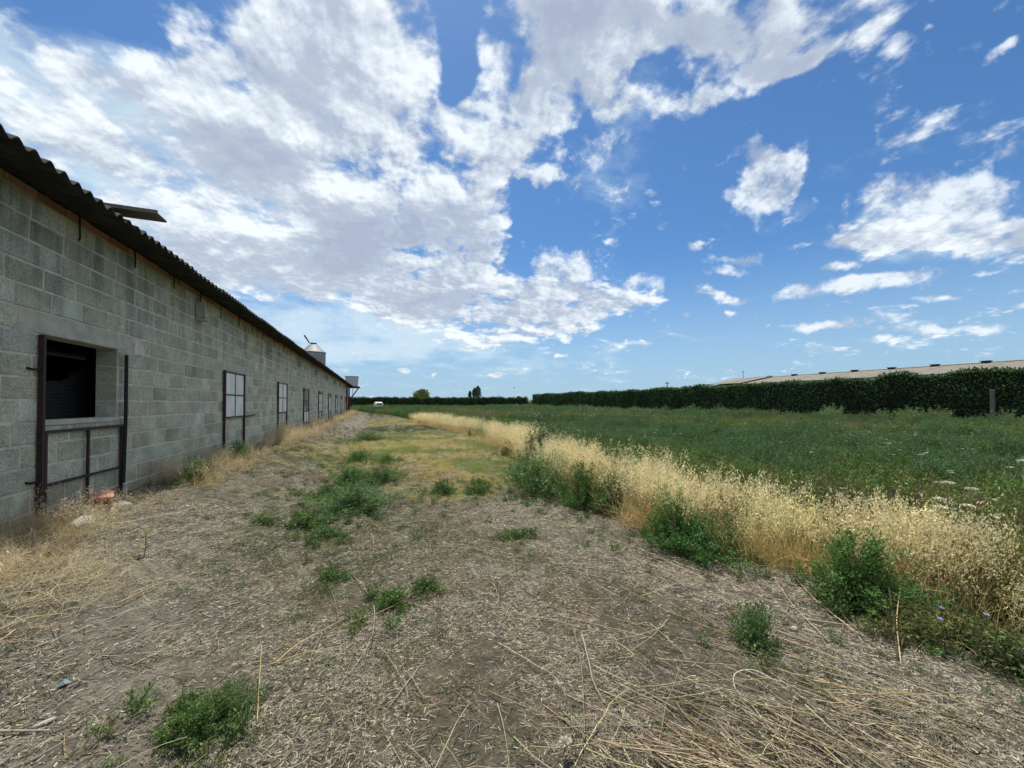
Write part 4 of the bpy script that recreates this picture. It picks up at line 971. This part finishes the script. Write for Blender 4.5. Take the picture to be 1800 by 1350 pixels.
# seedling with broad leaves near the wall
def place(px, py):
    zz = 0
    for _ in range(4): a, b_ = ground(px, py, zz); zz = float(height(a, b_))
    return Vector((a, b_, zz))
sd_ = empty('seedling', place(257, 975)); tag(sd_, 'small upright seedling with broad yellow green leaves near the barn wall', 'seedling')
mb = MB(); mb.tube([(0, 0, -.01), (.01, 0, .1), (.0, .01, .2)], [.003, .0025, .002], 5); mb.build('stem', M['bark'], sd_)
for k in range(7):
    a = k * 2.4; z = .06 + .022 * k; c_ = np.array([[0, 0, 0.]]); V, Fq = leaves(c_, np.array([[math.cos(a), math.sin(a), .5]]), .06, .03)
    V = V + np.array([0, 0, z]); mesh_np('leaf', V, Fq, M['leaf'], sd_, col=np.tile((.14, .19, .05), (4, 1)))

# dry stalks, sticks and other single things on the ground
def stick(name, pts, r, m, label, cat, group=None, twigs=()):
    ps = [place(*p[:2]) + Vector((0, 0, p[2])) for p in pts]; o_ = ps[0].copy()
    q = [ps[0]] + ps + [ps[-1]]; fine_ = []
    for i in range(1, len(q) - 2):
        for t in (0, .25, .5, .75):
            a, b_, c_, d_ = q[i - 1], q[i], q[i + 1], q[i + 2]
            fine_.append(.5 * ((2 * b_) + (c_ - a) * t + (2 * a - 5 * b_ + 4 * c_ - d_) * t * t + (3 * b_ - a - 3 * c_ + d_) * t ** 3))
    ps = fine_ + [ps[-1]]
    mb = MB(); rr = [r * (1 - .55 * i / (len(ps) - 1)) for i in range(len(ps))]; mb.tube([p - o_ for p in ps], rr, 6)
    o = mb.build(name, m, None, smooth=True); o.location = o_; tag(o, label, cat, group); return o
M['gold'] = mat('golden_stalk', (.50, .38, .19), .8, .3, 30, .3, 90)
M['grey_stalk'] = mat('grey_stalk', (.36, .32, .25), .9, .3, 30, .3, 90)
M['dark_stalk'] = mat('dark_stalk', (.06, .05, .04), .9, .3, 30, .3, 90)
gs = 'dry stalks lying on the ground'
stick('dry_stalk', [(488, 1168, .02), (520, 1145, .04), (560, 1118, .03), (603, 1092, .02)], .005, M['gold'], 'long golden stalk running up right from the lower left weed', 'stalk', gs)
stick('dry_stalk', [(478, 1170, .02), (540, 1152, .03), (600, 1138, .02)], .0035, M['gold'], 'thinner golden stalk forking below the long golden one', 'stalk', gs)
stick('dry_stalk', [(457, 1268, .01), (460, 1220, .06), (464, 1172, .14)], .003, M['gold'], 'golden broken stem standing in the lower left weed', 'stalk', gs)
stick('dry_stalk', [(210, 1062, .03), (300, 1026, .04), (375, 1002, .02)], .004, M['gold'], 'long yellow stalk lying left of the seedling, nearer the camera', 'stalk', gs)
stick('dry_stalk', [(0, 1108, .03), (60, 1084, .05), (130, 1070, .02)], .005, M['gold'], 'yellow stalk lying at the left edge below the matted dry grass', 'stalk', gs)
stick('dry_stalk', [(0, 1281, .02), (45, 1282, .015), (100, 1280, .01)], .006, M['grey_stalk'], 'thick grey stalk at the lower left edge beside a white stone', 'stalk', gs)
stick('dry_stalk', [(1022, 1120, .03), (1035, 1170, .02), (1042, 1205, .03), (1065, 1238, .01)], .0045, M['grey_stalk'], 'curved grey stalk lying in the middle right foreground', 'stalk', gs)
stick('dry_stalk', [(653, 1128, .01), (625, 1175, .02), (598, 1200, .01)], .003, M['grey_stalk'], 'short grey stalk right of the long golden stalk', 'stalk', gs)
stick('dry_stalk', [(740, 1168, .01), (710, 1210, .015), (682, 1245, .01)], .0035, M['grey_stalk'], 'grey stalk lying diagonally at the centre of the foreground', 'stalk', gs)
stick('dry_stalk', [(1085, 1132, .02), (1112, 1152, .015), (1080, 1156, .01)], .004, M['gold'], 'short pale bent stalk in the middle right foreground', 'stalk', gs)
stick('dry_stalk', [(1425, 1198, .02), (1470, 1210, .03), (1500, 1222, .02)], .005, M['gold'], 'pale split stalk lying right of the small grey green weed', 'stalk', gs)
stick('stick', [(1572, 1160, 0), (1565, 1120, .13), (1555, 1075, .27)], .006, M['dark_stalk'], 'dark stick standing upright out of the soil in the right foreground', 'stick')
stick('dry_stalk', [(1578, 1165, 0), (1571, 1120, .12), (1580, 1080, .23)], .004, M['gold'], 'pale crooked stem standing beside the dark upright stick', 'stalk', gs)
stick('wire', [(1352, 1205, .05), (1318, 1192, .06), (1288, 1196, .05), (1290, 1218, .03), (1320, 1236, .02), (1370, 1245, .02)], .0035, M['stone'], 'curved loop of pale wire on the straw in the right foreground', 'wire')
stick('dry_stalk', [(1100, 965, .03), (1080, 975, .03), (1020, 968, .02)], .005, M['grey_stalk'], 'crooked grey twig on the soil left of the pointed weed', 'stalk', gs)

def rock(name, px, py, sx, sy, sz, m, label, cat, rz=0, sub=2, lift=0.):
    bm = bmesh.new(); bmesh.ops.create_icosphere(bm, subdivisions=sub, radius=.5)
    for v in bm.verts: v.co *= 1 + .22 * (float(fbm(v.co.x * 3 + px, v.co.y * 3 + v.co.z * 2, 1, 3)) - .5) * 2
    me = bpy.data.meshes.new(name); bm.to_mesh(me); bm.free(); me.materials.append(m); o = bpy.data.objects.new(name, me); COL.objects.link(o)
    o.location = place(px, py) + Vector((0, 0, sz * .3 + lift)); o.scale = (sx, sy, sz); o.rotation_euler = (rng.normal(0, .1), rng.normal(0, .1), rz); tag(o, label, cat); return o
rock('stone', 88, 1264, .075, .028, .02, M['stone'], 'long white stone lying beside the thick grey stalk, lower left', 'stone', R(50))
rock('stone', 1588, 1120, .035, .035, .03, M['stone'], 'round pale stone just right of the dark upright stick', 'stone')
rock('stone', 1392, 1104, .05, .035, .03, M['stone'], 'white stone on the dark litter right of the small grey green weed', 'stone')
rock('rubble', 150, 925, .34, .13, .12, M['stone'], 'low lump of old concrete half hidden in dry grass below the near window', 'rubble', R(100))
rock('rubble', 212, 893, .20, .16, .12, M['concrete'], 'grey lump of mortar against the wall right of the broken brick', 'rubble', R(30))
# pale broken bit of render
mb = MB(); mb.add([(-.13, -.03, 0), (.12, -.03, 0), (.16, -.03, .12), (.05, -.03, .17), (-.1, -.03, .13), (-.13, .03, 0), (.12, .03, 0), (.16, .03, .12), (.05, .03, .17), (-.1, .03, .13)],
                  [(0, 1, 2, 3, 4), (9, 8, 7, 6, 5), (0, 5, 6, 1), (1, 6, 7, 2), (2, 7, 8, 3), (3, 8, 9, 4), (4, 9, 5, 0)])
o = mb.build('broken_slab', mat('cream_stone', (.44, .41, .32), .9, .3, 12, .6, 50), None, bevel=.008); o.location = place(180, 912); o.rotation_euler = (R(-20), R(4), R(72)); tag(o, 'broken cream coloured slab leaning below the hollow terracotta brick', 'rubble')
# hollow terracotta brick
hb = MB(); w, h, L = .17, .11, .22; hs = [(-.045, .055), (.045, .055)]
def ringface(mb, xx, flip):
    n = 10; outl = [(-w / 2, 0), (0, 0), (w / 2, 0), (w / 2, h), (0, h), (-w / 2, h)]
    pass
bm = bmesh.new(); bmesh.ops.create_cube(bm, size=1); bmesh.ops.scale(bm, vec=(L, w, h), verts=bm.verts); bmesh.ops.bevel(bm, geom=list(bm.edges), offset=.005, segments=1, affect='EDGES')
me = bpy.data.meshes.new('hollow_brick'); bm.to_mesh(me); bm.free(); me.materials.append(mat('orange_terracotta', (.50, .24, .15), .9, .2, 20, .5, 60)); hbo = bpy.data.objects.new('hollow_brick', me); COL.objects.link(hbo)
cut = []
for yy in (-.042, .042):
    bm = bmesh.new(); bmesh.ops.create_cone(bm, cap_ends=True, segments=12, radius1=.026, radius2=.026, depth=L * 1.4); bmesh.ops.rotate(bm, cent=(0, 0, 0), matrix=Matrix.Rotation(R(90), 3, 'Y'), verts=bm.verts); bmesh.ops.translate(bm, vec=(0, yy, 0), verts=bm.verts)
    me = bpy.data.meshes.new('c'); bm.to_mesh(me); bm.free(); co_ = bpy.data.objects.new('c', me); COL.objects.link(co_); md = hbo.modifiers.new('b', 'BOOLEAN'); md.object = co_; md.operation = 'DIFFERENCE'; md.solver = 'EXACT'; cut.append(co_)
dg = bpy.context.evaluated_depsgraph_get(); me2 = bpy.data.meshes.new_from_object(hbo.evaluated_get(dg)); hbo.modifiers.clear(); hbo.data = me2
for c_ in cut: bpy.data.objects.remove(c_)
hbo.location = place(172, 905) + Vector((0.03, 0.0, .165)); hbo.rotation_euler = (R(-6), R(7), R(-62)); tag(hbo, 'broken orange hollow brick with round holes on rubble below the near window', 'brick')
# blue scrap
mb = MB(); mb.add([(-.02, -.015, .004), (.015, -.02, .02), (.025, .01, .006), (-.005, .02, .024), (-.028, .008, .012), (0, 0, .03)], [(0, 1, 5), (1, 2, 5), (2, 3, 5), (3, 4, 5), (4, 0, 5)])
o = mb.build('plastic_scrap', M['plastic'], None); md = o.modifiers.new('thickness', 'SOLIDIFY'); md.thickness = .002; o.location = place(120, 1196); tag(o, 'crumpled scrap of blue plastic on the litter at lower left', 'litter')
# white dried flower head, bottom centre
fl = empty('dried_flower', place(993, 1326) + Vector((0, 0, .05))); tag(fl, 'white dried flower head lying on the litter at the bottom centre', 'flower')
n = 90; d = rng.normal(size=(n, 3)); d[:, 2] = np.abs(d[:, 2]); V, Fq = leaves(np.zeros((n, 3)) + np.array([0, 0, .012]), d, rng.uniform(.024, .036, n), .010); mesh_np('petals', V, Fq, M['dryflower'], fl)
mb = MB(); mb.tube([(0, 0, .01), (-.03, -.03, -.02), (-.08, -.05, -.045)], [.003, .002, .0015], 5); mb.build('stem', M['bark'], fl)
# lavender flowers
for px, py, hz, lab in [(1648, 1066, .17, 'upper lavender blue flower in the green cover at the right edge'), (1646, 1086, .10, 'lower lavender blue flower just under the brighter one'), (1726, 1078, .12, 'pale lavender flower farthest right in the green cover')]:
    p = place(px + 10, py + 62) ; f_ = empty('chicory_flower', p); tag(f_, lab, 'flower', 'lavender flowers at the right')
    tgt = ray(px, py); D_ = p.y / (tgt.y); top = Vector((tgt.x * D_, tgt.y * D_, EYE + tgt.z * D_)) - p
    mb = MB(); mb.tube([(0, 0, 0), top * .5 + Vector((.01, 0, 0)), top], [.002, .0016, .0012], 5); mb.build('stem', M['bark'], f_)
    a = np.linspace(0, 6.28, 13)[:-1]; V, Fq = leaves(np.tile(np.array(top), (12, 1)), np.stack([np.cos(a), np.sin(a) - .5, np.full(12, .5)], 1), .019, .008); mesh_np('petals', V, Fq, M['petal'], f_)
# big pale umbels rising over the oats at right
for i, (px, py, bpy_, r_, lab) in enumerate([(1665, 847, 985, .045, 'largest cream flower head standing above the field at right'), (1706, 858, 990, .035, 'cream flower head right of the largest one'),
        (1648, 875, 1000, .035, 'cream flower head lower left of the largest one'), (1650, 890, 1005, .035, 'cream flower head directly below its twin over the oats'),
        (1697, 887, 1000, .04, 'flat cream flower head among the last oats'), (1678, 925, 1030, .045, 'drooping pale seed head low in the last oats'), (1796, 809, 960, .04, 'cream flower head at the very right edge of the field')]):
    p = place(px + 6, bpy_); tgt = ray(px, py); D_ = (p.x * SN + p.y * CS); top = Vector((tgt.x * D_, tgt.y * D_, EYE + tgt.z * D_)) - p
    u_ = empty('wild_carrot', p); tag(u_, lab, 'flower', 'pale flower heads over the right of the oats')
    mb = MB(); mb.tube([(0, 0, 0), top * .5 + Vector((.02, .01, 0)), top], [.004, .003, .002], 5); mb.build('stem', M['gold'], u_)
    n = 60; a = rng.uniform(0, 6.28, n); rr = np.sqrt(rng.random(n)) * r_; c_ = np.stack([rr * np.cos(a), rr * np.sin(a), -rr * .3], 1) + np.array(top)
    V, Fq = leaves(c_, np.stack([np.cos(a) * .6, np.sin(a) * .6, rng.uniform(0, 1, n)], 1), .018, .013); mesh_np('flower_head', V, Fq, M['dryflower'], u_)

# ------------------------------------------------------------------ hedges and trees
def hedge(name, p0, p1, h0, h1, th, dens, ls, label, col=(.062, .115, .038), cat='hedge', seed=0, front=1):
    L = math.hypot(p1[0] - p0[0], p1[1] - p0[1]); ux, uy = (p1[0] - p0[0]) / L, (p1[1] - p0[1]) / L; nx_, ny_ = -uy, ux
    r = empty(name, (p0[0], p0[1], 0)); tag(r, label, cat)
    def top(s): return h0 + (h1 - h0) * s / L + (fbm(s, s * 0 + seed, .9, 4, seed) - .5) * 1.0
    def world_(s, t, z): return np.stack([ux * s + nx_ * t, uy * s + ny_ * t, z], 1)
    parts = []
    for side in (-1, 1, 0):
        n = int(L * (h0 if side else th) * dens * (1 if side in (front, 0) else .3)); s = rng.uniform(0, L, n); hz = top(s)
        if side: z = rng.uniform(.0, 1, n) * hz; t = side * (th / 2 + (fbm(s, z, 1.6, 3, 3 + seed) - .5) * .35 - .12 * rng.random(n))
        else: z = hz + rng.normal(0, .06, n); t = rng.uniform(-th / 2, th / 2, n)
        c_ = world_(s, t, z); d = rng.normal(size=(n, 3)) * .6 + np.array([nx_ * side * .5, ny_ * side * .5, .75])
        V, Fq = leaves(c_, d, rng.uniform(.6, 1.4, n) * ls, rng.uniform(.35, .6, n) * ls)
        k = rng.uniform(.55, 1.5, n) * (.7 + .6 * fbm(s, z, .9, 3, 11 + seed)); parts.append((V, Fq, np.array(col) * np.repeat(k, 4)[:, None] + np.repeat((rng.random(n) > .93) * .012, 4)[:, None]))
    n = int(L * 5); s = rng.uniform(0, L, n); c_ = world_(s, rng.uniform(-th / 3, th / 3, n), top(s) - .05); d = rng.normal(size=(n, 3)) * .25 + np.array([0, 0, 1])
    V, Fq = leaves(c_, d, rng.uniform(.15, .4, n) * (1 + ls), ls * .4); parts.append((V, Fq, np.array(col) * 1.2))
    V, Fq, C = join(parts); mesh_np('foliage', V, Fq, M['leafhedge'], r, col=C)
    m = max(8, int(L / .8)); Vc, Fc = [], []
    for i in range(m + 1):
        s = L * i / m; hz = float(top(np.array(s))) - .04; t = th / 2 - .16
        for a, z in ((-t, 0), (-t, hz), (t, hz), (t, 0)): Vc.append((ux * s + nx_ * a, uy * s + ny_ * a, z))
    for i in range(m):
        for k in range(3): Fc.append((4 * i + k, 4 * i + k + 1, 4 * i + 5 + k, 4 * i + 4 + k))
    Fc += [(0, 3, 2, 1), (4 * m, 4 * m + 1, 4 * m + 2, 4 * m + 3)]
    mesh_np('dark_core', Vc, Fc, M['core'], r); return r  # plain dark box filling the inside of the leaves
hedge('hedge', (34.0, -14), (34.0, 81), 3.22, 3.3, 1.3, 150, .15, 'long dark clipped hedge running along the right side of the field', seed=1)
hedge('hedge', (-16, 118), (46.5, 118), 3.0, 3.15, 1.5, 45, .32, 'low dark hedge across the far end of the field', seed=2, front=-1)

def tree(name, px, Y, ztop, w, h, col, label, kind='round', n=2600, ls=.5, trunk=.2, cat='tree'):
    d = ray(px, HY); k = Y / d.y; x0 = d.x * k; r = empty(name, (x0, Y, 0)); tag(r, label, cat)
    zb = ztop - h
    if kind == 'round':
        nc = 14; cc_ = rng.normal(size=(nc, 3)); cc_ /= np.linalg.norm(cc_, axis=1, keepdims=True); cc_ *= rng.uniform(.3, .62, (nc, 1)); rad = rng.uniform(.32, .5, nc)
        pk = rng.integers(0, nc, n); v = rng.normal(size=(n, 3)); v /= np.linalg.norm(v, axis=1, keepdims=True); c_ = cc_[pk] + v * rad[pk][:, None] * rng.uniform(.75, 1.05, (n, 1))
        c_ = c_ * np.array([w / 2, w / 2, h / 2]) + np.array([0, 0, zb + h / 2]); dd = v + rng.normal(size=(n, 3)) * .6
    else:
        t = rng.random(n) ** .8; a = rng.uniform(0, 6.28, n); rr = w / 2 * np.sin(np.pi * np.clip(t * .93 + .07, 0, 1)) ** .55 * rng.uniform(.7, 1.05, n) * (1 + .25 * np.sin(a * 3 + t * 9))
        c_ = np.stack([rr * np.cos(a), rr * np.sin(a), zb + t * h], 1); dd = rng.normal(size=(n, 3)) * .4 + np.array([0, 0, 1])
    V, Fq = leaves(c_, dd, rng.uniform(.6, 1.3, n) * ls, rng.uniform(.4, .7, n) * ls)
    C = np.array(col) * np.repeat(rng.uniform(.6, 1.4, n), 4)[:, None]; mesh_np('crown', V, Fq, M['leafhedge'], r, col=C)
    mb = MB(); mb.tube([(0, 0, -.2), (trunk * .3, 0, zb + h * .2), (0, trunk * .3, zb + h * .6)], [trunk, trunk * .7, trunk * .25], 7)
    for q in range(5 if kind == 'round' else 0):
        a = rng.uniform(0, 6.28); mb.tube([(0, 0, zb + h * .15), (math.cos(a) * w * .18, math.sin(a) * w * .18, zb + h * .4), (math.cos(a) * w * .3, math.sin(a) * w * .3, zb + h * .6)], [trunk * .5, trunk * .3, trunk * .1], 5)
    mb.build('trunk', M['bark'], r); return r
def zt(px, py, Y): d = ray(px, py); return EYE + d.z * Y / d.y
tree('round_tree', 740, 150, zt(740, 683.5, 150), 7.6, 4.6, (.17, .18, .06), 'rounded olive green tree rising behind the far hedge', ls=.55)
tree('poplar_tree', 840, 160, zt(840, 680, 160), 2.6, 5.6, (.055, .085, .04), 'tallest dark poplar behind the far hedge', 'tall', 1200)
tree('poplar_tree', 834, 159, zt(834, 683, 159), 1.8, 4.8, (.05, .08, .04), 'poplar touching the left side of the tallest one', 'tall', 900)
tree('poplar_tree', 826, 158, zt(826, 688.5, 158), 1.3, 3.8, (.05, .08, .04), 'small slim poplar left of the tall pair', 'tall', 600)
for px, py, w, h, lab in [(878, 694.5, 5.5, 4, 'low rounded tree behind the right part of the far hedge'), (900, 695.5, 3.5, 3.6, 'small dark tree between two others at the far hedge'), (914, 693.5, 3.0, 4.0, 'dark upright bush near the right end of the far hedge'),
                      (925, 695.5, 2.6, 3.6, 'last dark bush at the gap in the far hedges'), (862, 697, 4, 3.4, 'low dark tree right of the poplars')]:
    tree('far_tree', px, 124, zt(px, py, 124), w, h + 1, (.06, .10, .04), lab, n=1100, ls=.42)
tree('shrub', 938, 112, zt(938, 702, 112), 3.4, 2.4, (.14, .20, .06), 'bright green shrub in the gap between the two hedges', n=1100, ls=.3, cat='shrub', trunk=.08)
for px, Y, py, w, lab in [(1180, 50, 678, 5.0, 'pale green tree top showing over the right hedge, left of the shed'), (1215, 50, 676.5, 4.5, 'middle tree top over the right hedge'), (1245, 49, 678, 3.8, 'tree top over the right hedge nearest the shed')]:
    tree('orchard_tree', px, Y, zt(px, py, Y), w, 3.0, (.09, .14, .05), lab, n=1500, ls=.28, trunk=.12)
# utility pole and concrete post
d = ray(1173, 671); k = 75; mb = MB(); mb.tube([(0, 0, 0), (0, 0, EYE + d.z * k)], [.11, .08], 8); o = mb.build('utility_pole', M['bark'], None); o.location = (d.x * k, d.y * k, 0); tag(o, 'thin utility pole just showing over the hedge left of the tree tops', 'pole')
mb = MB(); mb.box((-.6, -.04, EYE + d.z * k - .35), (.6, .04, EYE + d.z * k - .25)); mb.build('crossarm', M['bark'], o)
d = ray(1745, 685); k = 33.05 / d.x; mb = MB(); mb.box((-.08, -.08, -.2), (.08, .08, EYE + d.z * k)); o = mb.build('fence_post', M['plank'], None, bevel=.015); o.location = (d.x * k, d.y * k, 0); tag(o, 'weathered grey concrete post in front of the right-hand hedge', 'post')
# small bird
d = ray(904, 682); k = 60; mb = MB()
mb.tube([(-.14, 0, 0), (-.05, 0, .01), (.06, 0, .02), (.13, 0, .02)], [.01, .045, .04, .012], 8)
mb.add([(-.05, .02, .02), (.06, .02, .03), (.02, .30, .14), (-.05, .28, .13)], [(0, 1, 2, 3), (3, 2, 1, 0)]); mb.add([(-.05, -.02, .02), (.06, -.02, .03), (.02, -.30, .14), (-.05, -.28, .13)], [(0, 1, 2, 3), (3, 2, 1, 0)])
o = mb.build('bird', M['feather'], None); o.location = (d.x * k, d.y * k, EYE + d.z * k); tag(o, 'small dark bird flying above the far hedge', 'bird')

# ------------------------------------------------------------------ parked van at the far end of the path
van = empty('parked_van', (.5, 92.5, 0)); tag(van, 'small white van parked in the weeds by the far hedge', 'van')
van.rotation_euler = (0, 0, R(8))
def loft(secs):
    """secs: (y, half width, z profile list of (fraction of half width, z))"""
    V, Fc = [], []
    n = len(secs[0][2])
    for y_, hw, pr in secs:
        for fx, z_ in pr: V.append((hw * fx, y_, z_))
    for i in range(len(secs) - 1):
        for j in range(n): Fc.append((i * n + j, i * n + (j + 1) % n, (i + 1) * n + (j + 1) % n, (i + 1) * n + j))
    Fc += [tuple(range(n))[::-1], tuple((len(secs) - 1) * n + j for j in range(n))]; return V, Fc
lo = lambda zb, zt_, wt: [(-1, zb), (-.96, zb - .06), (.96, zb - .06), (1, zb), (1, zb + (zt_ - zb) * .5), (wt, zt_ - .04), (wt - .08, zt_), (-wt + .08, zt_), (-wt, zt_ - .04), (-1, zb + (zt_ - zb) * .5)]
V, Fc = loft([(-1.95, .72, lo(.35, .72, .9)), (-1.85, .82, lo(.3, .85, .92)), (-1.1, .86, lo(.28, 1.0, .9)), (-.45, .87, lo(.28, 1.72, .76)), (.2, .88, lo(.28, 1.82, .8)), (1.8, .87, lo(.28, 1.82, .8)), (2.05, .84, lo(.35, 1.75, .8))])
mesh_np('body', V, Fc, M['white'], van)
mb = MB(); mb.add([(-.72, -1.07, 1.05), (.72, -1.07, 1.05), (.60, -.52, 1.64), (-.60, -.52, 1.64), (-.72, -1.03, 1.02), (.72, -1.03, 1.02), (.6, -.48, 1.61), (-.6, -.48, 1.61)], [(0, 1, 2, 3), (4, 7, 6, 5), (0, 4, 5, 1), (1, 5, 6, 2), (2, 6, 7, 3), (3, 7, 4, 0)]); mb.build('windscreen', M['glass'], van)
for sx in (-1, 1):
    mb = MB(); mb.box((sx * .885 - .01 if sx > 0 else -.895, -.7, 1.08), (.895 if sx > 0 else -.875, .25, 1.45)); mb.build('side_window', M['glass'], van)
    mb = MB(); mb.box((sx * .62 - .12, -1.90, .66), (sx * .62 + .12, -1.80, .82)); mb.build('headlight', M['lamp'], van, bevel=.02)
    mb = MB(); mb.box((sx * .98 - .09, -.85, 1.05), (sx * .98 + .09, -.78, 1.2)); mb.build('mirror', M['rubber'], van, bevel=.02)
    for yy in (-1.3, 1.35):
        mb = MB(); mb.tube([(sx * .68, yy, .32), (sx * .88, yy, .32)], .32, 20); wh = mb.build('wheel', M['rubber'], van)
        mb = MB(); mb.tube([(sx * .87, yy, .32), (sx * .895, yy, .32)], .19, 14); mb.build('rim', M['zinc'], wh)
mb = MB(); mb.box((-.8, -2.0, .28), (.8, -1.86, .46)); mb.build('bumper', M['rubber'], van, bevel=.03)
mb = MB(); mb.box((-.4, -1.935, .56), (.4, -1.90, .68)); mb.build('grille', M['rubber'], van)
mb = MB(); mb.box((-.26, -2.02, .33), (.26, -2.003, .44)); mb.build('number_plate', M['pane'], van)
